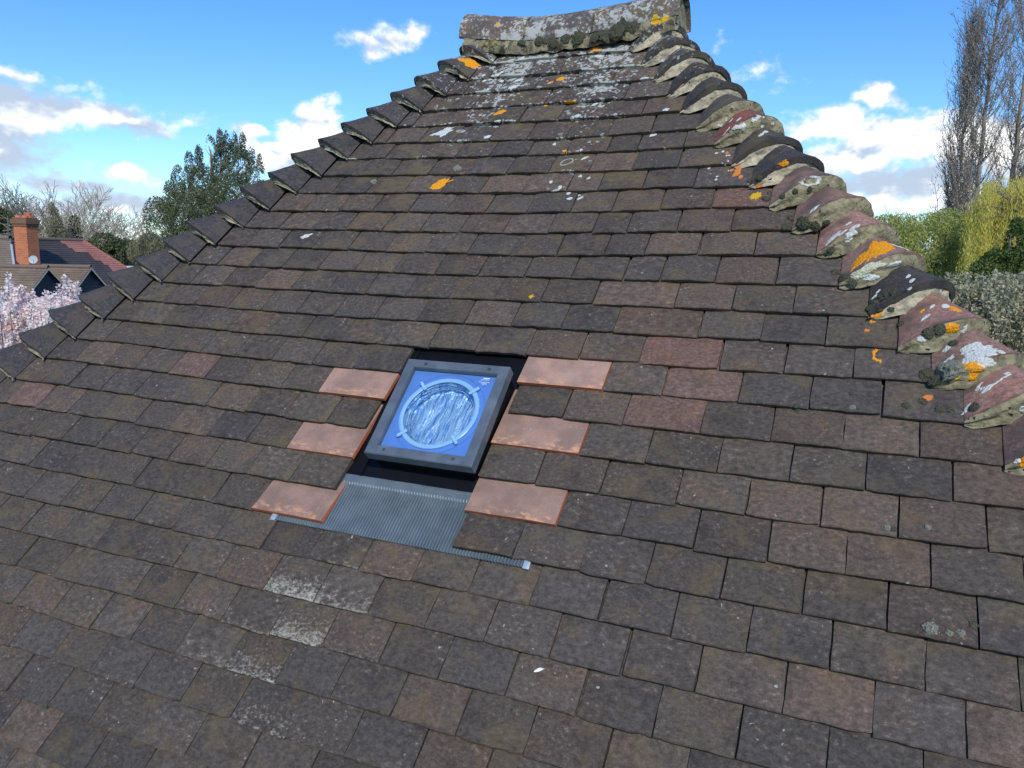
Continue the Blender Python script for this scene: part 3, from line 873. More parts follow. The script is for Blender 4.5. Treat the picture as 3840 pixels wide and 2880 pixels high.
# corrugated apron below the frame
V, F = [], []
U0, U1, V0, V1 = -.312 - SK_O[0], .474 - SK_O[0], -2.3310 - SK_O[1], -2.140 - SK_O[1]
RIBS, SEG = 88, 6
nu = RIBS * SEG + 1
vsn = [0, .004, .012, .05, .09, .125, .150, .158, .1615, .165, .1685, .172, .1755, .179, .182, .1845]
for j, dvq in enumerate(vsn):
    for i in range(nu):
        ph = i / SEG * 2 * math.pi
        am = .0035
        if dvq > .150: am *= max(.0, 1 - (dvq - .150) / .012)
        zz = am * (1.0, .75, -.3, -1.2, -.3, .75)[i % SEG]
        if dvq > .155:                                        # two rows of pleats at the top of the ribs
            zz += .0016 * max(0, math.cos(ph + (math.pi if j % 4 in (0, 1) else 0))) * (1 if dvq < .181 else 0) + .0012
        wv = .0008 * mnoise.noise(Vector((i * .05, j * .7, 0))) + (.0012 * mnoise.noise(Vector((i * .021, 3, 1))) if j < 2 else 0)
        pl = -.0076 - .095 * dvq
        V.append((U0 + (U1 - U0) * i / (nu - 1), V0 + dvq + (.0009 * math.cos(ph * 1.0) if j == 0 else 0), pl + zz + wv))
for j in range(len(vsn) - 1):
    for i in range(nu - 1):
        a = j * nu + i; F.append((a, a + 1, a + nu + 1, a + nu))
o_ = len(V)                                                  # thin folded lower edge
for i in range(nu): x, y, z = V[i]; V.append((x, y + .001, z - .0022))
for i in range(nu - 1): F.append((o_ + i, o_ + i + 1, i + 1, i))
ap = mesh_obj('apron_flashing', V, F, [APRON], sk, smooth=True, sharp=60)
for ue in (U0 - .002, U1 - .012):
    bm = bmesh.new(); box_bm(bm, (ue, V0 - .003, -.0115), (ue + .017, V0 + .020, -.0035), .0015)
    bm_obj('end_clip', bm, [CLIPM], ap, sharp=50)

# ------------------------------------------------------------------ lichen and moss, grown on whatever surface they sit on
bpy.context.view_layer.update()
dg = bpy.context.evaluated_depsgraph_get()
def lichen_mat(name, c0, c1, sc=220, bump=.8):
    m, n, b = material(name, c0, .95, 0, .15)
    p = roof_coords(n, roof)
    n.put(b.inputs['Base Color'], n.mix(n.step(n.noise(p, sc, 5, .65), .3, .7), c0, c1))
    n.put(b.inputs['Normal'], n.bump(n.math('ADD', n.noise(p, sc * .9, 4, .7), n.math('MULTIPLY', n.voronoi(p, sc * .8), -.8)), bump, .004))
    return m
LM = {'o': lichen_mat('orange_lichen', (.55, .20, .012), (.80, .36, .02)), 'y': lichen_mat('yellow_lichen', (.42, .25, .015), (.66, .42, .03)),
      'w': lichen_mat('pale_lichen', (.40, .43, .40), (.62, .65, .60)), 'c': lichen_mat('cream_lichen', (.40, .40, .28), (.60, .60, .46)),
      'r': lichen_mat('rust_lichen', (.48, .14, .03), (.62, .24, .06)), 'g': lichen_mat('grey_lichen', (.22, .24, .23), (.36, .38, .36)),
      'm': lichen_mat('moss', (.035, .036, .024), (.10, .105, .07), 300, 1.0), 'h': lichen_mat('hoary_moss', (.10, .105, .08), (.30, .31, .25), 340, 1.0)}
irw = roof.matrix_world.inverted()
def cast(o_, d_): 
    hit, loc, nor, idx, ob, mx_ = SC.ray_cast(dg, Vector(o_), Vector(d_).normalized())
    return (loc, nor) if hit else None
lrg = random.Random(77)
def lichen(name, mk, dx, dy, wpx, hpx, rot=0.0, arc=None, frag=.30, hole=0.0, thick=.0016, squash=None):
    h0 = cast(CAM_P, pdir(dx, dy))
    if not h0: return
    loc, nor = h0
    if nor.dot(Vector(pdir(dx, dy))) > 0: nor = -nor
    dist = (loc - Vector(CAM_P)).length
    pxm = dist * PXR
    # axes on the surface that follow the picture's axes
    rx = (Vector(C_RGT) - nor * nor.dot(Vector(C_RGT))).normalized()
    upv = Vector(-C_DWN); ry = (upv - nor * nor.dot(upv)); fs = max(.35, ry.length); ry.normalize()
    ra = wpx / 2 * pxm; rb = min(hpx / 2 * pxm / fs, ra * 2.2)
    cr_, sr_ = math.cos(R_(rot)), math.sin(R_(rot))
    NA_, NR_ = 40, 7
    sd = lrg.uniform(0, 100)
    V, F = [], []
    a0, a1 = (0, 2 * math.pi) if not arc else (R_(arc[0]), R_(arc[1]))
    full = not arc
    prevQ = [None] * NA_; hprev = [None] * NA_; stop = [None] * NA_
    for j in range(NR_ + 1):
        f = j / NR_
        f = hole + (1 - hole) * f
        for i in range(NA_):
            th = a0 + (a1 - a0) * i / (NA_ if full else NA_ - 1)
            e = 1 + frag * mnoise.noise(Vector((math.cos(th) * 1.6, math.sin(th) * 1.6, sd))) + frag * .8 * mnoise.noise(Vector((math.cos(th) * 4.5, math.sin(th) * 4.5, sd + 9))) + frag * .5 * mnoise.noise(Vector((math.cos(th) * 11, math.sin(th) * 11, sd + 5)))
            if hole and j == 0: e = 1 + .6 * (e - 1)
            x, y = ra * f * e * math.cos(th), rb * f * e * math.sin(th)
            x, y = x * cr_ - y * sr_, x * sr_ + y * cr_
            P = loc + rx * x + ry * y
            hh = cast(P + nor * .022, -nor)
            hgt0 = (hh[0] - P).dot(nor) if hh else None
            if stop[i] is None and (hgt0 is None or abs(hgt0) > .021 or (hprev[i] is not None and abs(hgt0 - hprev[i]) > .0062)):
                stop[i] = prevQ[i] if hprev[i] is not None else P     # the growth ends where the surface steps away
            if stop[i] is not None: Q = stop[i]
            else: Q = hh[0]; hprev[i] = hgt0
            prevQ[i] = Q
            edge = (j == NR_) or (hole > 0 and j == 0)
            hgt = -.0006 if edge else thick * (.7 + .6 * abs(mnoise.noise(Vector((x * 300, y * 300, sd)))))
            V.append(irw @ (Q + nor * hgt))
    for j in range(NR_):
        for i in range(NA_ if full else NA_ - 1):
            a = j * NA_ + i; c_ = j * NA_ + (i + 1) % NA_
            F.append((a, a + NA_, c_ + NA_, c_) )
    o = mesh_obj(name, V, F, [LM[mk]], roof, smooth=True)
    return o
todo = []
def L(mk, x, y, ww, hh, **k): todo.append((mk, x, y, ww, hh, k))
# orange and yellow
L('o', 1015, 135, 40, 26); L('o', 1290, 98, 54, 20, rot=6, frag=.2); L('o', 1288, 108, 26, 8, rot=4); L('y', 1424, 43, 36, 27); L('o', 955, 396, 46, 26, rot=33, frag=.4)
L('o', 1232, 221, 36, 11, rot=14, frag=.25); L('o', 1080, 243, 24, 13, rot=8); L('o', 1210, 171, 17, 12, rot=20); L('o', 1222, 326, 16, 6); L('y', 1075, 53, 9, 9)
L('o', 1690, 350, 22, 22, rot=60, frag=.5); L('o', 1895, 540, 70, 40, rot=16, frag=.5); L('o', 1862, 558, 44, 34, frag=.5); L('o', 1908, 530, 40, 20); L('y', 1872, 575, 16, 10); L('o', 2057, 711, 32, 20)
L('o', 1899, 768, 26, 34, arc=(70, 290), hole=.55); L('o', 1890, 690, 22, 14, arc=(60, 280), hole=.5); L('o', 1898, 681, 20, 6); L('r', 1872, 714, 11, 7); L('r', 2003, 860, 20, 13)
L('r', 1592, 372, 16, 22, frag=.6); L('r', 1580, 368, 8, 7); L('r', 1600, 382, 9, 9); L('r', 1570, 330, 8, 7); L('y', 1632, 424, 22, 17, frag=.55); L('r', 1641, 404, 18, 10)
L('o', 2098, 788, 50, 18, rot=-24, frag=.5); L('o', 2110, 801, 20, 30, rot=-20, frag=.5); L('y', 2056, 815, 26, 12); L('y', 2072, 804, 26, 12, rot=20); L('o', 2062, 668, 20, 10); L('o', 1992, 672, 10, 7)
L('o', 2209, 998, 12, 16); L('o', 904, 684, 9, 6); L('y', 1148, 641, 12, 8, frag=.6); L('o', 1190, 178, 12, 5); L('y', 1215, 168, 9, 6); L('o', 1254, 86, 16, 8)
L('y', 1312, 847, 12, 4); L('o', 1180, 228, 10, 5)
# pale crusts and rings
L('c', 757, 343, 40, 15, rot=14); L('w', 661, 510, 22, 11, frag=.6); L('w', 960, 284, 34, 22, rot=25, frag=.5); L('w', 938, 290, 16, 5, rot=20); L('g', 1224, 350, 30, 18, hole=.78, frag=.08)
L('w', 1800, 513, 34, 16, rot=10); L('w', 1820, 503, 20, 9); L('w', 1836, 500, 24, 13); L('w', 1846, 491, 22, 11); L('w', 1833, 483, 11, 6); L('w', 1832, 516, 16, 10, rot=40)
L('w', 1750, 391, 44, 17, hole=.6, frag=.25, rot=6); L('c', 1872, 582, 64, 22, rot=12); L('w', 1938, 533, 24, 18, arc=(-90, 90), hole=.5, rot=20); L('w', 1758, 452, 22, 12, frag=.5)
L('w', 2120, 762, 58, 34, rot=-20, frag=.45); L('w', 2096, 750, 34, 22, rot=30, frag=.45); L('w', 2130, 783, 34, 20, frag=.4); L('w', 2046, 752, 22, 16, frag=.5); L('w', 2048, 778, 24, 12, frag=.5)
L('w', 2145, 820, 66, 24, arc=(150, 400), hole=.72, rot=-4); L('w', 2132, 840, 24, 13, frag=.4); L('w', 2000, 685, 17, 11, frag=.4); L('w', 2043, 661, 15, 9); L('w', 2014, 662, 11, 7); L('w', 2083, 712, 14, 16, frag=.5)
L('w', 1993, 733, 22, 11, frag=.5); L('w', 2087, 885, 16, 22, frag=.45); L('w', 2162, 760, 13, 8); L('w', 1880, 600, 30, 13, frag=.5); L('w', 1930, 572, 30, 8, rot=14); L('w', 1962, 597, 9, 8); L('w', 1970, 606, 12, 8); L('w', 1964, 622, 12, 8); L('w', 1897, 630, 10, 7); L('w', 1888, 642, 14, 7)
L('w', 2198, 996, 12, 9); L('w', 2208, 882, 12, 10); L('w', 1110, 188, 22, 10, frag=.5); L('w', 1075, 262, 14, 6, frag=.5)
for k in range(16):                                            # spatter of pale spots on the hip and under the ridge
    x = lrg.uniform(1040, 1480); y = lrg.uniform(110, 300) - (x - 1240) * .02
    L('w' if lrg.random() < .8 else 'g', x, y, lrg.uniform(7, 20), lrg.uniform(4, 9), frag=.5, rot=lrg.uniform(-10, 30))
for k in range(14):
    f = lrg.random(); x = 1190 + 70 * f - 20 + lrg.uniform(-25, 35) ; y = 300 + 165 * f
    x = 1230 + lrg.uniform(-45, 45); 
    L('w', x, y, lrg.uniform(6, 17), lrg.uniform(3, 8), frag=.55, rot=lrg.uniform(-5, 30))
for k in range(20):
    L('w', 1560 + lrg.uniform(-30, 110), 262 + lrg.uniform(-12, 32), lrg.uniform(5, 13), lrg.uniform(4, 9), frag=.5)
for k in range(12): L('w', 1555 + lrg.uniform(-25, 25), 365 + lrg.uniform(-40, 25), lrg.uniform(3, 7), lrg.uniform(3, 5), frag=.4)
for k in range(8): L('w', 1060 + lrg.uniform(-20, 30), 165 + lrg.uniform(-10, 30), lrg.uniform(5, 12), lrg.uniform(4, 8), frag=.5)
made = [lichen('lichen', a[0], a[1], a[2], a[3], a[4], **a[5]) for a in todo if a]
# moss cushions
mt = []
for (x, y, s, mk) in ((2010, 1358, 26, 'h'), (2050, 1368, 13, 'h'), (2075, 1368, 15, 'h'), (2102, 1348, 17, 'm'), (2055, 800, 44, 'h'), (2008, 812, 36, 'm'), (2018, 822, 24, 'm'), (1958, 877, 17, 'm'), (1994, 867, 16, 'm'),
                      (2030, 885, 18, 'm'), (2052, 886, 14, 'm'), (1842, 880, 12, 'h'), (1972, 510, 0, 'm'), (1840, 850, 11, 'm'), (2004, 1139, 12, 'h'), (1930, 1143, 12, 'm'), (1918, 1140, 12, 'h'), (1722, 885, 13, 'm'), (1720, 876, 12, 'm'), (807, 393, 14, 'h'), (988, 365, 19, 'h'), (952, 336, 13, 'm'),
                      (1210, 292, 13, 'h'), (1222, 86, 20, 'm'), (1250, 82, 26, 'm'), (1330, 70, 34, 'm'), (1345, 62, 34, 'm'), (1310, 80, 30, 'm'), (1285, 82, 22, 'm'), (1365, 60, 24, 'm'), (1195, 92, 20, 'm'), (1165, 88, 18, 'm'), (1128, 92, 18, 'm'), (1180, 90, 14, 'm'),
                      (1735, 483, 26, 'm'), (1760, 490, 22, 'm'), (1712, 472, 20, 'm'), (1700, 490, 22, 'm'), (1785, 483, 16, 'm'), (1822, 600, 22, 'm'), (1840, 612, 20, 'm'), (1806, 588, 18, 'm'), (1890, 655, 20, 'm'), (1910, 640, 24, 'm'), (1930, 632, 18, 'm'), (1878, 665, 16, 'm'), (1900, 672, 12, 'm'), (1925, 668, 12, 'm'),
                      (2005, 720, 22, 'm'), (2030, 712, 22, 'm'), (1945, 700, 14, 'm'), (2105, 880, 20, 'm'), (2060, 742, 18, 'm'), (1795, 540, 14, 'm'), (1664, 418, 14, 'm'), (1690, 424, 12, 'm'), (1718, 414, 12, 'm'), (1750, 408, 10, 'm'), (1640, 385, 14, 'm'), (1620, 392, 12, 'm'), (1020, 183, 10, 'm'), (1255, 265, 9, 'm'), (1150, 205, 9, 'm'), (1862, 700, 9, 'm'), (1950, 640, 0, 'm'), (1655, 430, 18, 'm')):
    if s <= 0: continue
    h0 = cast(CAM_P, pdir(x, y))
    if not h0: continue
    loc, nor = h0
    if nor.dot(Vector(pdir(x, y))) > 0: nor = -nor
    R0 = s / 2 * (loc - Vector(CAM_P)).length * PXR
    bm = bmesh.new(); bmesh.ops.create_icosphere(bm, subdivisions=3, radius=1.0)
    M_ = nor.to_track_quat('Z', 'Y').to_matrix()
    sd_ = lrg.uniform(0, 99)
    for v in bm.verts:
        d = v.co.normalized()
        rr = 1 + .28 * mnoise.noise(d * 2 + Vector((sd_, 0, 0))) + .22 * mnoise.noise(d * 7 + Vector((0, sd_, 0))) + lrg.uniform(-.10, .12)
        p_ = d * rr * R0; p_.z *= .62 if mk == 'h' else .45
        v.co = irw @ (loc + M_ @ p_)
    o = bm_obj('moss', bm, [LM[mk]], roof)

# a white feather caught on the tiles below the skylight
h0 = cast(CAM_P, pdir(1166, 1450))
fl0, fn0 = h0
fe_m, n, b = material('feather_white', (.72, .72, .70), .8)
fx_ = (Vector(C_RGT) - fn0 * fn0.dot(Vector(C_RGT))).normalized(); fy_ = fn0.cross(fx_)
bm = bmesh.new()
prev = None
for i in range(9):
    f = i / 8; hw = .0042 * math.sin(math.pi * min(1, f * 1.15 + .02)) ** .7 + .0003
    mid_ = fx_ * (-.013 + .026 * f) + fy_ * (.004 * math.sin(f * 2.4)) + fn0 * (.0022 + .0012 * f)
    row = [bm.verts.new(mid_ - fy_ * hw - fn0 * .0009), bm.verts.new(mid_ + fn0 * .0004), bm.verts.new(mid_ + fy_ * hw * .8 - fn0 * .0009)]
    if prev:
        for k in (0, 1): bm.faces.new((prev[k], row[k], row[k + 1], prev[k + 1]))
    prev = row
fo = bm_obj('feather', bm, [fe_m], matrix=Matrix.Translation(fl0))
tag(fo, 'small white feather lying on the dark tiles below the skylight', 'feather')

#@@BACKGROUND
# ------------------------------------------------------------------ ground
GRASS, n, b = material('grass', (.06, .09, .03), .95)
t = n.new('ShaderNodeTexCoord')
n.put(b.inputs['Base Color'], n.mix(n.step(n.noise(t.outputs['Object'], .3, 6, .6), .3, .7), (.05, .075, .022), (.11, .13, .05)))
V = [(-2500, -1500, 0), (2500, -1500, 0), (2500, 4500, 0), (-2500, 4500, 0)]
tag(mesh_obj('ground', V, [(0, 1, 2, 3)], [GRASS]), kind='structure')

# ------------------------------------------------------------------ vegetation builders
def foliage_mat(name, c0, c1, c2=None, scale=1.2, trans=.25):
    m, n, b = material(name, c0, .75, 0, .2)
    t = n.new('ShaderNodeTexCoord')
    p = t.outputs['Object']
    c = n.mix(n.step(n.noise(p, scale, 3, .6), .36, .64), c0, c1)
    if c2: c = n.mix(n.step(n.noise(p, scale * 6, 2, .6), .52, .66), c, c2)
    n.put(b.inputs['Base Color'], c)
    tl = n.new('ShaderNodeBsdfTranslucent'); n.put(tl.inputs[0], c)
    mx = n.new('ShaderNodeMixShader'); mx.inputs[0].default_value = trans
    n.l.new(b.outputs[0], mx.inputs[1]); n.l.new(tl.outputs[0], mx.inputs[2])
    n.l.new(mx.outputs[0], n.n['Material Output'].inputs[0])
    return m
def bark_mat(name, c0, c1):
    m, n, b = material(name, c0, .95)
    t = n.new('ShaderNodeTexCoord')
    n.put(b.inputs['Base Color'], n.mix(n.noise(t.outputs['Object'], 6, 5, .6), c0, c1))
    return m
def leaves(pts, size, rs, aspect=.5, axis=None, axis_w=0.0):
    """rhombic leaves, one per point; axis: preferred direction(s)"""
    pts = np.asarray(pts, float); k = len(pts)
    d = rs.normal(size=(k, 3)); d /= np.linalg.norm(d, axis=1, keepdims=True)
    if axis is not None:
        d = d * (1 - axis_w) + np.asarray(axis) * axis_w; d /= np.linalg.norm(d, axis=1, keepdims=True) + 1e-9
    e = rs.normal(size=(k, 3)); e -= d * (e * d).sum(1, keepdims=True); e /= np.linalg.norm(e, axis=1, keepdims=True) + 1e-9
    sz = (size * rs.uniform(.6, 1.35, k))[:, None]
    V = np.stack([pts - d * sz * .5, pts + e * sz * aspect * .5, pts + d * sz * .5, pts - e * sz * aspect * .5], 1).reshape(-1, 3)
    return V
def leaf_obj(name, V, mat, parent, base):
    k = len(V) // 4
    me = bpy.data.meshes.new(name)
    V = V - np.asarray(base)
    me.vertices.add(len(V)); me.vertices.foreach_set('co', V.astype(np.float32).ravel())
    me.loops.add(4 * k); me.loops.foreach_set('vertex_index', np.arange(4 * k, dtype=np.int32))
    me.polygons.add(k); me.polygons.foreach_set('loop_start', np.arange(0, 4 * k, 4, dtype=np.int32))
    me.update(calc_edges=True); me.validate()
    me.materials.append(mat)
    o = bpy.data.objects.new(name, me); COL.objects.link(o); o.parent = parent
    return o
def tube_obj(name, segs, mat, parent, base, sides=4):
    """segs: list of (p0, p1, r0, r1)"""
    A = np.array([s_[0] for s_ in segs]) - base; B = np.array([s_[1] for s_ in segs]) - base
    r0 = np.array([s_[2] for s_ in segs])[:, None]; r1 = np.array([s_[3] for s_ in segs])[:, None]
    d = B - A; d /= np.linalg.norm(d, axis=1, keepdims=True) + 1e-9
    h = np.where(np.abs(d[:, 2:3]) > .9, np.array([[1., 0, 0]]), np.array([[0, 0, 1.]]))
    x = np.cross(d, h); x /= np.linalg.norm(x, axis=1, keepdims=True) + 1e-9; y = np.cross(d, x)
    rings = []
    for q in range(sides):
        th = 2 * math.pi * q / sides
        o_ = x * math.cos(th) + y * math.sin(th)
        rings.append(np.stack([A + o_ * r0, B + o_ * r1], 1))
    V = np.stack(rings, 1).reshape(-1, 3)                      # seg, side, end
    k = len(segs); F = []
    idx = np.arange(k) * sides * 2
    for q in range(sides):
        q2 = (q + 1) % sides
        F.append(np.stack([idx + 2 * q, idx + 2 * q2, idx + 2 * q2 + 1, idx + 2 * q + 1], 1))
    F = np.concatenate(F)
    me = bpy.data.meshes.new(name)
    me.vertices.add(len(V)); me.vertices.foreach_set('co', V.astype(np.float32).ravel())
    m_ = len(F)
    me.loops.add(4 * m_); me.loops.foreach_set('vertex_index', F.astype(np.int32).ravel())
    me.polygons.add(m_); me.polygons.foreach_set('loop_start', np.arange(0, 4 * m_, 4, dtype=np.int32))
    me.update(calc_edges=True); me.validate(); me.materials.append(mat)
    o = bpy.data.objects.new(name, me); COL.objects.link(o); o.parent = parent
    return o
def grow(p, d, ln, r, lev, rs, segs, tips, spread=.6, ratio=.76, kids=(2, 3), up=.10, rmin=.012, wig=.16):
    k = 3 if lev > 2 else 2
    for i in range(k):
        d = d + rs.normal(size=3) * wig + np.array([0, 0, up]) * .5; d /= np.linalg.norm(d)
        q = p + d * ln / k; r2 = max(rmin, r * (1 - .28 / k))
        segs.append((p, q, r, r2)); p, r = q, r2
        if lev > 0 and i < k - 1 and rs.random() < .55:
            a = rs.normal(size=3); a -= d * (a @ d); a /= np.linalg.norm(a)
            dd = d * math.cos(spread) + a * math.sin(spread)
            grow(p, dd, ln * ratio * .8, max(rmin, r * .55), lev - 1, rs, segs, tips, spread, ratio, kids, up, rmin, wig)
    if lev <= 0: tips.append(p); return
    for _ in range(rs.integers(kids[0], kids[1] + 1)):
        a = rs.normal(size=3); a -= d * (a @ d); a /= np.linalg.norm(a) + 1e-9
        an = spread * rs.uniform(.45, 1.15)
        grow(p, d * math.cos(an) + a * math.sin(an), ln * ratio * rs.uniform(.8, 1.15), max(rmin, r * .68), lev - 1, rs, segs, tips, spread, ratio, kids, up, rmin, wig)
def ground_at(dx, dy, depth):
    p = pix(dx, dy, depth).copy(); p[2] = 0; return p

def crown_pts(blobs_, depth, cnt, rs, gap=.42, fs=1.1, shell_=.5):
    """points in lumps given in photo pixels (x, y, rx, ry); gaps where a noise field is low"""
    P = []
    vol = np.array([b_[2] * b_[3] for b_ in blobs_], float); vol /= vol.sum()
    for (bx, by, rx, ry), f in zip(blobs_, vol):
        c_ = pix(bx, by, depth); k = int(cnt * f)
        a, bq = rx * PXR * depth, ry * PXR * depth
        d = rs.normal(size=(k, 3)); d /= np.linalg.norm(d, axis=1, keepdims=True)
        rad = rs.uniform(0, 1, k) ** (1 / 3); rad = shell_ * (1 - (1 - rad) * .5) + (1 - shell_) * rad
        q = d * rad[:, None]
        P.append(c_ + q[:, :1] * a * C_RGT + q[:, 1:2] * a * np.array([C_FWD[0], C_FWD[1], 0]) + q[:, 2:3] * bq * np.array([0, 0, 1.]))
    P = np.concatenate(P)
    keep = np.array([mnoise.noise(Vector(p_) * fs) * .5 + .5 for p_ in P]) > gap - .08 * rs.random(len(P))
    return P[keep]

# ------------------------------------------------------------------ bare trees behind the neighbour's house
BARK_PALE = bark_mat('pale_bark', (.30, .27, .22), (.44, .39, .32))
BARK_GREY = bark_mat('grey_bark', (.17, .15, .125), (.27, .235, .195))
def bare_tree(dx, ytop, depth, seed, label, mat, spread=.62, lev=6, rad=.22, lean=0.0, name='bare_tree', group='bare trees behind the neighbouring house'):
    rs = np.random.default_rng(seed)
    base = ground_at(dx, 540, depth)
    top = pix(dx, ytop, depth)[2]
    segs, tips = [], []
    trunk_h = top * .36
    p = base.copy(); d = np.array([lean, 0, 1.0]); trunk = []
    for i in range(5):
        q = p + d / np.linalg.norm(d) * trunk_h / 5; trunk.append((p, q, rad * (1 - .06 * i), rad * (1 - .06 * (i + 1)))); p = q
        d = d + rs.normal(size=3) * .05
    ln = (top - trunk_h) * .30
    for k in range(4):
        a = 2 * math.pi * k / 4 + rs.uniform(-.4, .4); t_ = rs.uniform(.25, .75)
        grow(p, np.array([math.cos(a) * t_, math.sin(a) * t_, 1.0]) / math.hypot(1, t_), ln, rad * .6, lev - 1, rs, segs, tips, spread, .79, (2, 2), .06, .0135, .15)
    e = tag(empty(name, base), label, 'tree', group)
    tube_obj('trunk', trunk, mat, e, base, 7)
    tube_obj('crown', segs, mat, e, base, 3)
    return e
bare_tree(22, 398, 52, 1, 'spreading bare tree rising directly behind the red brick chimney', BARK_GREY, lev=7)
bare_tree(125, 402, 56, 2, 'tall slender bare tree with upright branches right of the brick chimney', BARK_PALE, .5, lev=7, rad=.2)
bare_tree(175, 425, 60, 3, 'bare tree with hazy thin twigs behind the dark roof ridge', BARK_PALE, .5, lev=6, rad=.16)
bare_tree(243, 425, 50, 4, 'bare tree with pale forked limbs just left of the evergreen tree', BARK_PALE, .68, lev=7, rad=.19)
bare_tree(288, 455, 58, 5, 'small bare tree whose twigs touch the left side of the evergreen', BARK_PALE, .66, lev=6, rad=.14)
bare_tree(-40, 400, 58, 6, 'bare tree at the far left edge beside the chimney', BARK_GREY, .6, lev=5, rad=.2)

FOL_DARK = foliage_mat('dark_evergreen_leaf', (.065, .092, .048), (.130, .160, .078), (.20, .21, .11), .7)
FOL_IVY = foliage_mat('ivy_leaf', (.05, .07, .032), (.10, .125, .055), None, .9)
FOL_OLIVE = foliage_mat('olive_twig_leaf', (.16, .16, .09), (.26, .25, .15), None, .9)
def skirt(P, base, cnt, rs):
    """lower foliage of a bushy plant, from its crown down to near the ground"""
    lo_ = np.percentile(P[:, 2], 12); c_ = P[:, :2].mean(0)
    sp = P[:, :2].std(0) * 1.25
    z = rs.uniform(.25, lo_ + .3, cnt)
    a = rs.uniform(0, 2 * math.pi, cnt); r_ = np.sqrt(rs.uniform(.15, 1, cnt)) * (.75 + .25 * z / max(.5, lo_)) * 1.25
    q = np.stack([c_[0] + np.cos(a) * r_ * sp.mean(), c_[1] + np.sin(a) * r_ * sp.mean(), z], 1)
    keep = np.array([mnoise.noise(Vector(p_) * 1.1) for p_ in q]) > -.18
    return q[keep]
def leafy(name, label, cat, blobs_, depth, cnt, size, mat, seed, bark, gap=.42, fs=1.0, aspect=.5, axis=None, axis_w=0, group=None, trunk_x=None, rad=.2, shell_=.5):
    rs = np.random.default_rng(seed)
    P = crown_pts(blobs_, depth, cnt, rs, gap, fs, shell_)
    bx = trunk_x if trunk_x is not None else blobs_[0][0]
    base = ground_at(bx, 560, depth)
    e = tag(empty(name, base), label, cat, group)
    P = np.concatenate([P, skirt(P, base, int(len(P) * .35), rs)])
    V = leaves(P, size, rs, aspect, axis, axis_w)
    leaf_obj('crown' if cat == 'tree' else 'foliage', V, mat, e, base)
    segs = []
    tp = pix(bx, min(b_[1] for b_ in blobs_) + 15, depth)
    p = base.copy(); k = 8
    for i in range(k):
        q = base + (tp - base) * (i + 1) / k + rs.normal(size=3) * .06 * (1 if i < k - 1 else 0)
        segs.append((p, q, rad * (1 - .8 * i / k), rad * (1 - .8 * (i + 1) / k))); p = q
    for (cx, cy, rx, ry) in blobs_:
        c_ = pix(cx, cy, depth); st = base + (tp - base) * min(.9, max(.15, (c_[2] - .5) / max(.5, tp[2]) * .8))
        m_ = (st + c_) / 2 + rs.normal(size=3) * .15
        segs += [(st, m_, rad * .4, rad * .25), (m_, c_, rad * .25, rad * .08)]
        for _ in range(5):
            q = c_ + rs.normal(size=3) * np.array([rx, rx, ry]) * PXR * depth * .45
            segs.append((m_ * .3 + c_ * .7, q, rad * .12, rad * .04))
    tube_obj('trunk' if cat == 'tree' else 'stem', segs, bark, e, base, 6)
    return e
leafy('evergreen_tree', 'large dark evergreen tree with feathery upright tops above the left hip', 'tree',
      [(455, 480, 95, 80), (478, 360, 22, 52), (520, 362, 20, 50), (436, 400, 30, 48), (550, 410, 20, 50), (400, 450, 55, 60), (350, 470, 40, 50), (500, 430, 60, 60), (430, 540, 95, 60), (340, 540, 40, 45), (455, 325, 12, 34), (540, 340, 11, 40), (385, 400, 16, 44), (505, 315, 10, 34), (410, 365, 12, 40), (476, 308, 9, 32), (430, 350, 10, 38), (562, 375, 10, 44), (365, 425, 12, 36), (525, 322, 9, 36), (490, 320, 9, 38)],
      44, 90000, .12, FOL_DARK, 21, BARK_GREY, .43, 1.3, .40, (0, 0, -1), .45, rad=.22, shell_=.25)
leafy('ivy_clad_tree', 'dark ivy covered tree peeping out left of the chimney top', 'tree', [(8, 485, 34, 34), (-30, 480, 40, 50)], 48, 7000, .15, FOL_IVY, 22, BARK_GREY, .42, 1.2, rad=.2)
leafy('olive_conifer', 'pale olive conifer standing between chimney and dark roof ridge', 'tree', [(118, 490, 17, 45), (128, 520, 22, 40), (112, 455, 8, 20)], 46, 6000, .13, FOL_OLIVE, 23, BARK_PALE, .42, 1.6, .3, rad=.15)
leafy('dark_conifer', 'narrow dark conifer beside the pale olive conifer near the chimney', 'tree', [(162, 500, 15, 36), (158, 520, 20, 30)], 49, 4500, .13, FOL_IVY, 24, BARK_GREY, .42, 1.6, .4, rad=.15)
leafy('garden_shrub', 'brownish green shrubs behind the red end of the dark roof', 'shrub', [(225, 530, 36, 28), (268, 545, 40, 30), (245, 560, 60, 26)], 40, 7000, .13, FOL_IVY, 25, BARK_GREY, .42, 1.3, rad=.12)
leafy('weeping_shrub', 'pale drooping leafless shrub below the evergreen tree', 'shrub', [(300, 545, 26, 28), (325, 530, 26, 30)], 38, 4500, .2, FOL_OLIVE, 26, BARK_PALE, .4, 1.3, .12, (0, 0, -1), .5, rad=.1)

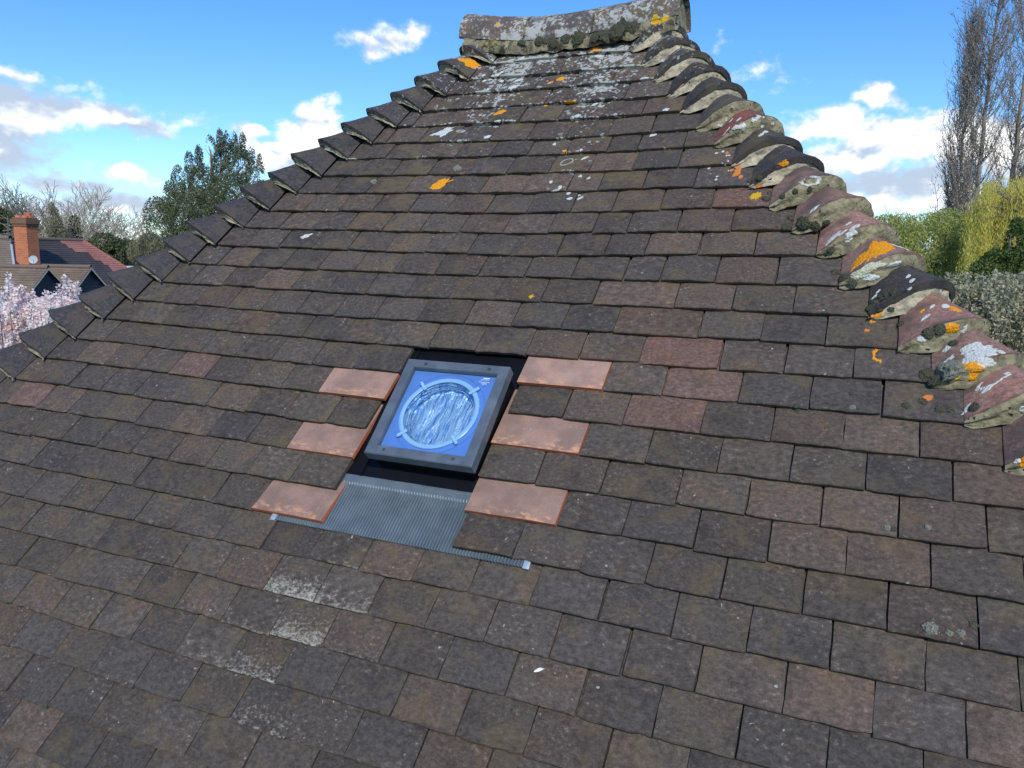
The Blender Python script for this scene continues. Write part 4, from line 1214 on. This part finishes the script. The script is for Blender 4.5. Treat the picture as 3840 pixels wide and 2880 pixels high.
# ------------------------------------------------------------------ right hand trees
BUD = foliage_mat('poplar_bud', (.24, .20, .16), (.36, .30, .24), None, 1.0, .1)
def poplar(dx, ytop, depth, seed, label, halfpx, low):
    rs = np.random.default_rng(seed)
    base = ground_at(dx, 560, depth); top = pix(dx, ytop, depth)[2]
    segs, twigs, buds = [], [], []
    k = 26; p = base.copy(); pts = [p]
    for i in range(k):
        q = base + np.array([0, 0, top]) * (i + 1) / k; q[:2] += rs.normal(size=2) * .05
        f = i / k; segs.append((p, q, .25 * (1 - f) ** 1.2 + .025, .25 * (1 - (i + 1) / k) ** 1.2 + .025)); p = q; pts.append(q)
    hw = halfpx * PXR * depth
    for j in range(165):
        f = rs.uniform(low, .95)
        i = int(f * k); st = pts[i] + (pts[i + 1] - pts[i]) * (f * k - i)
        a = rs.uniform(0, 2 * math.pi); out_ = hw * rs.uniform(.35, 1.0) * min(1, (1 - f) * 2.6 + .12)
        ln = rs.uniform(2.5, 6.5) * (1 - .45 * f)
        h = np.array([math.cos(a), math.sin(a), 0])
        prev = st; r = .05 * (1 - .6 * f)
        n_ = 7
        for s_ in range(n_):
            t_ = (s_ + 1) / n_
            q = st + h * out_ * t_ ** .62 + np.array([0, 0, ln * t_]) + rs.normal(size=3) * .06
            rn_ = max(.015, r * (1 - .75 * t_)); twigs.append((prev, q, max(.017, r * (1 - .75 * (t_ - 1 / n_))), rn_))
            for _ in range(3):
                h2 = h * rs.uniform(-.2, .8) + np.array([rs.normal() * .5, rs.normal() * .5, 1.2]); h2 /= np.linalg.norm(h2)
                l2 = rs.uniform(.4, 1.3); e_ = q + h2 * l2; mm = q + h2 * l2 * .5 + rs.normal(size=3) * .05
                twigs += [(q, mm, .013, .010), (mm, e_, .010, .008)]
                for _b in range(4): buds.append(q + (e_ - q) * rs.uniform(.2, 1.05) + rs.normal(size=3) * .09)
            prev = q
    e = tag(empty('poplar_tree', base), label, 'tree', 'tall poplars on the right')
    tube_obj('trunk', segs, BARK_GREY, e, base, 8)
    tube_obj('branches', twigs, BARK_GREY, e, base, 3)
    leaf_obj('buds', leaves(buds[::2], .10, rs, .7), BUD, e, base)
poplar(2094, -190, 58, 31, 'left of two tall bare poplars with brown buds at right edge', 78, .22)
poplar(2166, -240, 60, 32, 'right of two tall bare poplars cut by the right edge', 80, .20)
poplar(2052, 95, 62, 33, 'shorter slender poplar hugging the left side of the two tall ones', 48, .18)
poplar(2236, -120, 63, 34, 'bare poplar outside right beyond the two tall poplars', 70, .2)

WILLOW = foliage_mat('willow_leaf', (.50, .44, .085), (.64, .57, .13), (.40, .38, .10), .8, .35)
def willow(label, tops, depth, seed, mat, size=.16, name='weeping_willow', nst=420, drop=(2.0, 4.2), tx=2150, dens=.09):
    rs = np.random.default_rng(seed)
    base = ground_at(tx, 560, depth)
    P, AX, seg = [], [], []
    hub = pix(tx, 505, depth)
    for i in range(nst):
        x, y, rx, ry = tops[rs.integers(len(tops))]
        st = pix(x + rs.normal() * rx * .5, y + rs.normal() * ry * .4, depth + rs.normal() * 1.6)
        ln = rs.uniform(*drop); sw = rs.normal(size=2) * .25
        n_ = int(ln / dens)
        t_ = np.linspace(0, 1, n_)[:, None]
        line = st + np.concatenate([sw * t_ ** 1.5 * .8 + .05 * np.sin(t_ * 9 + i), -ln * t_], 1)
        P.append(line + rs.normal(size=line.shape) * .035); AX.append(np.tile([sw[0] * .2, 0, -1.0], (n_, 1)))
        if i % 9 == 0:
            m_ = (hub + st) / 2 + np.array([0, 0, .5]); seg += [(hub, m_, .04, .025), (m_, st, .02, .008)]
    P = np.concatenate(P); AX = np.concatenate(AX)
    e = tag(empty(name, base), label, 'tree')
    leaf_obj('crown', leaves(P, size, rs, .22, AX, .75), mat, e, base)
    seg.append((base, hub, .3, .16))
    tube_obj('trunk', seg, BARK_GREY, e, base, 6)
willow('bright yellow weeping willow hanging in front of the poplars', [(2150, 412, 36, 14), (2205, 392, 34, 16), (2120, 440, 26, 16), (2190, 420, 50, 20), (2240, 400, 40, 20), (2105, 470, 18, 20), (2140, 400, 20, 14)], 34, 41, WILLOW, .13, nst=1500, drop=(1.6, 4.0), tx=2215)

FOL_LIGHT = foliage_mat('spring_green_leaf', (.28, .33, .095), (.42, .47, .14), (.36, .40, .17), .7, .35)
leafy('spring_green_tree', 'light green tree in young leaf beside the right hip below the poplars', 'tree',
      [(1985, 535, 70, 62), (1950, 500, 40, 40), (2030, 500, 45, 40), (1930, 560, 60, 60), (2050, 570, 50, 50), (1990, 600, 90, 60)], 36, 26000, .15, FOL_LIGHT, 42, BARK_GREY, .38, 1.2, .3, (0, 0, -1), .35, rad=.2)
leafy('spring_green_tree', 'light green tree behind, its soft top showing left of the yellow willow', 'tree',
      [(2045, 475, 40, 25), (2075, 500, 50, 40), (2000, 480, 38, 20), (2110, 540, 60, 60)], 41, 14000, .15, FOL_LIGHT, 43, BARK_GREY, .38, 1.2, .3, (0, 0, -1), .35, rad=.2)
leafy('hedge_bush', 'low soft green bush on the skyline just right of the hip bonnets', 'bush', [(1915, 480, 30, 18), (1890, 500, 60, 26), (1930, 520, 60, 30)], 55, 8000, .18, FOL_LIGHT, 44, BARK_GREY, .38, 1.0, .4, rad=.12)
bare_tree(1912, 432, 85, 45, 'faint distant bare tree on the skyline by the right hip', BARK_PALE, .5, 6, .16, group='distant bare trees on the right')
bare_tree(1938, 440, 90, 46, 'second faint distant bare tree just left of the spring green tree', BARK_PALE, .5, 5, .16, group='distant bare trees on the right')
FOL_DEEP = foliage_mat('deep_green_leaf', (.045, .080, .020), (.105, .155, .040), (.16, .215, .06), 1.5, .25)
leafy('dark_green_shrub', 'dense dark green evergreen bush in front of the yellow willow', 'bush',
      [(2185, 568, 55, 46), (2135, 590, 44, 30), (2205, 525, 34, 44), (2105, 602, 34, 16), (2205, 590, 70, 46), (2245, 540, 50, 80), (2150, 560, 30, 18), (2196, 488, 14, 20), (2120, 572, 26, 12)], 22, 26000, .085, FOL_DEEP, 47, BARK_GREY, .42, 2.2, .55, rad=.12)

BTWIG = bark_mat('blossom_twig', (.08, .045, .05), (.14, .08, .08))
GREYLEAF = foliage_mat('grey_olive_leaf', (.32, .31, .19), (.50, .48, .32), (.20, .205, .11), 3.0, .3)
def shooty(name, label, cat, tops, depth, seed, leafm, barkm, nper, size, body, bx, leafname, length=.9, spreadpx=22, aspect=.35, body_n=9000, axw=.6):
    """bush of upright leafy or flowering shoots; tops: list of (x, y) in photo pixels"""
    rs = np.random.default_rng(seed)
    base = ground_at(bx, 700, depth); root = base + np.array([0, 0, 1.0])
    P, AX, seg = [], [], []
    for (x, y) in tops:
        dpt = depth + rs.normal() * .5
        tp = pix(x, y, dpt)
        dv = tp - root; dv[:2] *= .22; dv /= np.linalg.norm(dv); dv = dv + rs.normal(size=3) * .08; dv /= np.linalg.norm(dv)
        ln = length * rs.uniform(.7, 1.3)
        st = tp - dv * ln
        seg.append((st, tp, .005, .002)); 
        if len(P) % 4 == 0: seg.append((root + (st - root) * .6 + rs.normal(size=3) * .05, st, .006, .004))
        t_ = rs.uniform(0, 1, nper)[:, None]
        P.append(st + (tp - st) * t_ + rs.normal(size=(nper, 3)) * size * .75 * (1.15 - .5 * t_)); AX.append(np.tile(dv, (nper, 1)))
    P = np.concatenate(P); AX = np.concatenate(AX)
    B = crown_pts(body, depth, body_n, rs, .36, 3.0)
    Sk = skirt(np.concatenate(P) if isinstance(P, list) else P, base, body_n // 2, rs)
    B = np.concatenate([B, Sk])
    P = np.concatenate([P, B]); AX = np.concatenate([AX, np.tile([0, 0, 1.0], (len(B), 1))])
    e = tag(empty(name, base), label, cat)
    leaf_obj(leafname, leaves(P, size, rs, aspect, AX, axw), leafm, e, base)
    seg.append((base, root, .06, .04))
    for (x, y, rx, ry) in body: seg.append((root, pix(x, y, depth), .014, .005))
    tube_obj('stem', seg, barkm, e, base, 4)
rt = random.Random(9)
tops = [(2050 + rt.uniform(-4, 180), 588 + rt.uniform(0, 40)) for _ in range(95)] + [(2045 + rt.uniform(0, 200), 625 + rt.uniform(0, 130)) for _ in range(200)]
shooty('grey_olive_shrub', 'grey green shrub with upright leafy shoots below the dark green bush', 'bush', tops, 9.5, 51, GREYLEAF, BTWIG, 60, .046,
       [(2120, 690, 60, 60), (2170, 670, 60, 50), (2205, 720, 60, 70), (2090, 650, 34, 40), (2150, 750, 70, 50), (2230, 660, 50, 60)], 2150, 'foliage', .22, 22, .5, 60000, .3)

# ------------------------------------------------------------------ white blossom tree
BLOSSOM = foliage_mat('blossom', (.96, .84, .80), (.98, .93, .88), (.88, .55, .55), 5.0, .5)
rt = random.Random(3)
tops = [(16, 592), (22, 606), (34, 622), (48, 620), (58, 636), (72, 628), (80, 644), (6, 630), (-10, 618), (100, 628), (112, 640), (120, 632), (130, 618), (138, 596), (152, 600), (146, 636), (165, 610), (172, 622), (90, 652), (178, 640), (-30, 625), (62, 650), (156, 655)]
tops += [(rt.uniform(-60, 175), 655 + rt.uniform(0, 110) + 0.0) for _ in range(120)]
shooty('blossom_tree', 'spring tree covered in white and pink blossom at the left edge', 'tree', tops, 8.2, 52, BLOSSOM, BTWIG, 170, .028,
       [(10, 710, 70, 55), (60, 690, 60, 45), (110, 680, 50, 40), (-40, 700, 60, 60), (40, 770, 90, 50), (140, 670, 30, 30)], 20, 'crown', .34, 22, .8, 90000, .2)

# ------------------------------------------------------------------ far woodland that closes the horizon
rs = np.random.default_rng(70)
a = rs.uniform(R_(-105), R_(75), 42000); rr = rs.uniform(170, 260, 42000)
hgt = 7.5 + 2.2 * np.array([mnoise.noise(Vector((x * 30, 0, 3))) for x in a]) + 1.2 * np.array([mnoise.noise(Vector((x * 110, 5, 3))) for x in a])
z = rs.uniform(0, 1, 42000) ** .7 * hgt
Pw = np.stack([np.sin(a) * rr, np.cos(a) * rr, z], 1)
FOL_FAR = foliage_mat('far_wood_leaf', (.09, .11, .06), (.15, .16, .09), None, .05, .1)
fw = leaf_obj('distant_woodland', leaves(Pw, 1.5, rs, .8), FOL_FAR, None, (0, 0, 0))
tag(fw, 'far off woodland along the horizon', 'woodland', kind='stuff')

# ------------------------------------------------------------------ the neighbour's house
hd = np.array([-.80, .60, 0]); hr = np.array([.60, .80, 0]); phi = R_(50)
E1 = math.cos(phi) * hr + math.sin(phi) * hd; E2 = math.sin(phi) * hr - math.cos(phi) * hd; EZ = np.array([0, 0, 1.0])
def proj_x(p_):
    q = p_ - CAM_P; z = q @ C_FWD; return (1920 + F_PX * (q @ C_RGT) / z) * 2212 / 3840
def along(p_, d_, xt):
    lo, hi = 0.0, 30.0
    for _ in range(50):
        m_ = (lo + hi) / 2
        if proj_x(p_ + d_ * m_) < xt: lo = m_
        else: hi = m_
    return lo
def far_tile(name, c0, c1):
    m, n, b = material(name, c0, .9, 0, .2)
    t = n.new('ShaderNodeTexCoord'); p = t.outputs['Object']
    z = n.sep(p)[2]
    wv = n.math('SINE', n.math('MULTIPLY', z, 2 * math.pi / .0745))
    c = n.mix(n.step(n.noise(p, 1.3, 4, .6), .3, .7), c0, c1)
    c = n.mix(1.0, c, n.comb(*[n.math('MULTIPLY_ADD', n.noise(p, 11, 3, .6), .8, .6)] * 3), 'MULTIPLY')
    c = n.mix(n.step(wv, -.35, -.85), c, n.mix(1.0, c, (.55, .55, .55), 'MULTIPLY'))
    n.put(b.inputs['Base Color'], c); n.put(b.inputs['Normal'], n.bump(wv, .5, .02))
    return m
TA = far_tile('slate_dark_tiles', (.060, .058, .064), (.085, .078, .078)); TB = far_tile('sunlit_brown_tiles', (.15, .125, .10), (.20, .165, .13)); TR = far_tile('new_red_tiles', (.36, .15, .12), (.42, .19, .155))  # TB is lighter: sunlight on that slope is put into its colour
TD = far_tile('mossy_brown_tiles', (.15, .115, .085), (.21, .165, .12))
P0 = pix(23, 514, 28.0)
Lr = along(P0, E1, 178); RE = P0 + E1 * Lr
hb = np.array([P0[0], P0[1], 0.0])
nb_ = tag(empty('neighbour_house', hb), 'neighbouring house with red brick chimney and dark tiled roof at left', 'house')
DN = 4.2
def npoly(name, faces_pts, mat, parent=nb_):
    V, F = [], []
    for pts in faces_pts:
        bs = len(V); V += [tuple(np.asarray(q) - hb) for q in pts]; F.append(tuple(range(bs, bs + len(pts))))
    return mesh_obj(name, V, F, [mat], parent)
foot = P0 + (E2 - E1 - EZ) * DN
BK = 11.0
rA = npoly('roof', [[P0, foot, RE + (E1 + E2 - EZ) * DN, RE], [RE, RE + (E1 + E2 - EZ) * DN, RE + (E1 - E2 - EZ) * DN], [P0, RE, RE + (E1 - E2 - EZ) * DN, P0 + (E1 - E2 - EZ) * DN]], TA)
rA['label'] = 'dark grey tiled main roof slope'
rB = npoly('roof', [[P0 - E2 * BK, P0 - E2 * BK - (E1 + EZ) * DN, foot, P0], [P0 - E2 * BK, P0, P0 + (E1 - E2 - EZ) * DN, P0 - E2 * BK + (E1 - EZ) * DN]], TB)
rB['label'] = 'sunlit-toned brown tiled roof slope left of the chimney'
WALLM, n, b = material('neighbour_brick', (.30, .12, .07), .9)
wz = P0[2] - DN + .25
w1 = [P0 + (E2 - E1) * (DN - .4), RE + (E1 + E2) * (DN - .4), RE + (E1 - E2) * (DN - .4), P0 - E2 * BK + E1 * (DN - .4), P0 - E2 * BK - E1 * (DN - .4)]
faces_ = []
for i in range(5):
    a, bq = w1[i].copy(), w1[(i + 1) % 5].copy(); a[2] = bq[2] = 0; c_, d_ = bq.copy(), a.copy(); c_[2] = d_[2] = wz; faces_.append([a, bq, c_, d_])
npoly('wall', faces_, WALLM)
# repaired strip of red tiles beside the hip, stepped like courses
strips = []; nrm = (E2 + EZ) / math.sqrt(2) * .02
rgk = random.Random(2)
for k in range(20):
    s0, s1 = k * .16, k * .16 + .158
    x0 = Lr - .95 - (.35 if k < 3 else 0) + rgk.choice((0, .16)) - .05 * k * .16
    for (a, bq) in [(s0, s1)]:
        q = lambda s_, x_: P0 + E1 * x_ + (E2 - EZ) * s_ + nrm
        strips.append([q(a, x0 + a), q(bq, x0 + a), q(bq, Lr + bq), q(a, Lr + a)])
npoly('red_tiles', strips, TR, rA)
# hip and ridge cappings
def bar(name, a, bq, r, mat, parent, sides=8):
    return tube_obj(name, [(np.asarray(a), np.asarray(bq), r, r)], mat, parent, hb, sides)
CAPM, n, b = material('ridge_capping', (.16, .12, .10), .9); LEAD, n, b = material('pale_lead', (.36, .41, .47), .6, .2)
bar('ridge_capping', P0 - E2 * BK, P0, .09, CAPM, rB); bar('ridge_capping', P0, RE, .08, CAPM, rA); bar('hip_capping', RE, RE + (E1 + E2 - EZ) * DN, .08, TR, rA)
bar('hip_flashing', P0 + (E2 - E1 - EZ) * .25, foot, .045, LEAD, rB)
# chimney
BR, n, b = material('chimney_brick', (.42, .14, .06), .9)
t = n.new('ShaderNodeTexCoord'); bt = n.new('ShaderNodeTexBrick'); n.put(bt.inputs['Vector'], t.outputs['Object'])
mpn = n.new('ShaderNodeMapping'); mpn.inputs['Rotation'].default_value = (R_(90), 0, 0)
n.put(mpn.inputs['Vector'], t.outputs['Object']); n.put(bt.inputs['Vector'], n.comb(n.math('ADD', n.sep(t.outputs['Object'])[0], n.sep(t.outputs['Object'])[1]), n.sep(t.outputs['Object'])[2], 0.0))
bt.inputs['Scale'].default_value = 1.0; bt.inputs['Brick Width'].default_value = .225; bt.inputs['Row Height'].default_value = .075; bt.inputs['Mortar Size'].default_value = .008
bt.inputs['Color1'].default_value = (.50, .15, .055, 1); bt.inputs['Color2'].default_value = (.36, .11, .05, 1); bt.inputs['Mortar'].default_value = (.34, .22, .15, 1)
n.put(b.inputs['Base Color'], bt.outputs['Color'])
BRD, n, b = material('sooty_brick', (.17, .10, .065), .95)
POT, n, b = material('terracotta_pot', (.55, .16, .08), .85)
K = pix(55, 470, 27.0)
Rz = Matrix(((E1[0], -E2[0], 0), (E1[1], -E2[1], 0), (0, 0, 1))).to_4x4()
chm = Matrix.Translation(Vector(K - hb)) @ Rz
bm = bmesh.new(); box_bm(bm, (0, 0, -3.2), (.52, .52, -.30), .006, seg=1)
ch = bm_obj('chimney', bm, [BR], nb_, matrix=chm)
bm = bmesh.new(); box_bm(bm, (-.03, -.03, -.30), (.55, .55, -.22), .01, seg=1); box_bm(bm, (-.06, -.06, -.22), (.58, .58, -.05), .01, seg=1); box_bm(bm, (-.02, -.02, -.05), (.54, .54, .01), .01, seg=1)
bm_obj('corbelled_cap', bm, [BRD], ch)
def pot_bm(bm, x, y, h, r_):
    pr = [(r_ * 1.1, 0), (r_ * .85, .05), (r_ * .8, h - .05), (r_, h - .04), (r_, h), (r_ * .7, h)]
    rings = [[bm.verts.new((x + q * math.cos(2 * math.pi * i / 12), y + q * math.sin(2 * math.pi * i / 12), .01 + z)) for i in range(12)] for q, z in pr]
    for a, bq in zip(rings[:-1], rings[1:]):
        for i in range(12): bm.faces.new((a[i], a[(i + 1) % 12], bq[(i + 1) % 12], bq[i]))
for (x, y, h, r_) in ((.13, .13, .07, .11), (.13, .40, .07, .11), (.38, .22, .17, .10)):
    bm = bmesh.new(); pot_bm(bm, x, y, h, r_); bm_obj('chimney_pot', bm, [POT], ch, sharp=40)
# satellite dish on the chimney, television mast behind it
dish = tag(empty('satellite_dish', pix(72, 561, 26.6)), 'small grey satellite dish fixed to the brick chimney', 'dish')
bm = bmesh.new()
rings = [[bm.verts.new((q * math.cos(2 * math.pi * i / 20), q * math.sin(2 * math.pi * i / 20), q * q * 1.1)) for i in range(20)] for q in (.02, .06, .10, .14)]
for a, bq in zip(rings[:-1], rings[1:]):
    for i in range(20): bm.faces.new((a[i], a[(i + 1) % 20], bq[(i + 1) % 20], bq[i]))
bm.faces.new(rings[0])
DISHM, n, b = material('dish_grey', (.34, .38, .42), .5)
dq = Vector((.6, -.75, .25)).to_track_quat('Z', 'Y').to_matrix().to_4x4()
bm_obj('reflector', bm, [DISHM], dish, sharp=60, matrix=dq)
dl = np.array(dish.location)
tube_obj('arm', [(dl, dl + np.array([.10, -.13, -.02]), .008, .008), (dl, dl + np.array([-.10, .13, -.03]), .015, .015)], DISHM, dish, dl, 6)
MAST, n, b = material('mast_metal', (.12, .12, .12), .5, .6)
mb = pix(18, 520, 27.6); mtop = pix(17, 466, 27.6)
ma = tag(empty('television_mast', mb), 'thin dark television aerial mast left of the chimney', 'aerial')
tube_obj('pole', [(mb, mtop, .02, .02)], MAST, ma, mb, 6)
tube_obj('aerial_bar', [(mtop + E1 * -.1, mtop + E1 * .55, .010, .010)] + [(mtop + E1 * (.1 * k) - E2 * .16, mtop + E1 * (.1 * k) + E2 * .16, .006, .006) for k in range(6)], MAST, ma, mb, 5)
# two boarded gables
NAVY, n, b = material('navy_weatherboard', (.012, .018, .032), .55, 0, .4); BARGE, n, b = material('pale_bargeboard', (.45, .42, .36), .7)
D1 = pix(98, 577, 25.6)
t2 = along(D1, E1, 190.5)
for gi, AP in enumerate((D1, D1 + E1 * t2)):
    hw_, hh_, bk_ = 1.20, 1.08, 3.2
    gb = tag(empty('gabled_dormer', AP - EZ * hh_), 'left of two brown tiled gables clad in dark navy boards' if gi == 0 else 'right of two brown tiled gables clad in dark navy boards', 'gable', 'boarded gables of the neighbouring house')
    gb0 = AP - EZ * hh_
    def gp_(name, faces_pts, mat):
        V, F = [], []
        for pts in faces_pts:
            bs = len(V); V += [tuple(np.asarray(q) - gb0) for q in pts]; F.append(tuple(range(bs, bs + len(pts))))
        return mesh_obj(name, V, F, [mat], gb)
    fr_ = E2 * .12
    for sg in (-1, 1):
        lo_ = AP + E1 * sg * (hw_ + .1) - EZ * (hh_ * (1 + .1 / hw_))
        th_ = EZ * .07
        gp_('roof_slope', [[AP + fr_, AP + fr_ - E2 * bk_, lo_ + fr_ - E2 * bk_, lo_ + fr_], [AP + fr_, lo_ + fr_, lo_ + fr_ - th_, AP + fr_ - th_]], TD)
        gp_('bargeboard', [[AP + fr_ * 1.05 - EZ * .02, lo_ + fr_ * 1.05 - EZ * .02, lo_ + fr_ * 1.05 - EZ * .09, AP + fr_ * 1.05 - EZ * .09]], BARGE)
    nbd = 9
    for k in range(nbd):
        z0, z1 = hh_ * k / nbd, hh_ * (k + 1) / nbd
        a0, a1 = hw_ * (1 - z0 / hh_), hw_ * (1 - z1 / hh_)
        B0 = AP - EZ * hh_
        gp_('board', [[B0 - E1 * a0 + EZ * z0 + E2 * .03, B0 + E1 * a0 + EZ * z0 + E2 * .03, B0 + E1 * a1 + EZ * z1 + E2 * .005, B0 - E1 * a1 + EZ * z1 + E2 * .005],
                      [B0 - E1 * a0 + EZ * z0, B0 + E1 * a0 + EZ * z0, B0 + E1 * a0 + EZ * z0 + E2 * .03, B0 - E1 * a0 + EZ * z0 + E2 * .03]], NAVY)
    tube_obj('ridge_capping', [(AP + fr_, AP + fr_ - E2 * bk_, .07, .07)], CAPM, gb, gb0, 8)
    # cheeks below the gable down to the ground
    B0 = AP - EZ * hh_; zz = EZ * B0[2]
    gp_('wall', [[B0 - E1 * hw_ - zz, B0 + E1 * hw_ - zz, B0 + E1 * hw_, B0 - E1 * hw_], [B0 + E1 * hw_ - zz, B0 + E1 * hw_ - E2 * bk_ - zz, B0 + E1 * hw_ - E2 * bk_, B0 + E1 * hw_], [B0 - E1 * hw_ - zz, B0 - E1 * hw_ - E2 * bk_ - zz, B0 - E1 * hw_ - E2 * bk_, B0 - E1 * hw_]], NAVY)
# pale flat roofed extension seen past the red tiles
fx = pix(284, 574, 33); bm = bmesh.new()
FLAT, n, b = material('pale_flat_roof', (.42, .50, .56), .4, .1); FWALL, n, b = material('render_wall', (.45, .42, .38), .9)
fe = tag(empty('flat_roofed_annexe', (fx[0], fx[1], 0)), 'pale blue flat roof of a low annexe beyond the red tiles', 'building')
R2 = Rz.to_3x3().to_4x4()
bm = bmesh.new(); box_bm(bm, (-.55, -.6, fx[2] - .12), (.75, 1.2, fx[2] - .02), .02, seg=1); bm_obj('flat_roof', bm, [FLAT], fe, matrix=R2)
bm = bmesh.new(); box_bm(bm, (-.5, -.55, 0), (.7, 1.15, fx[2] - .123)); bm_obj('wall', bm, [FWALL], fe, matrix=R2)
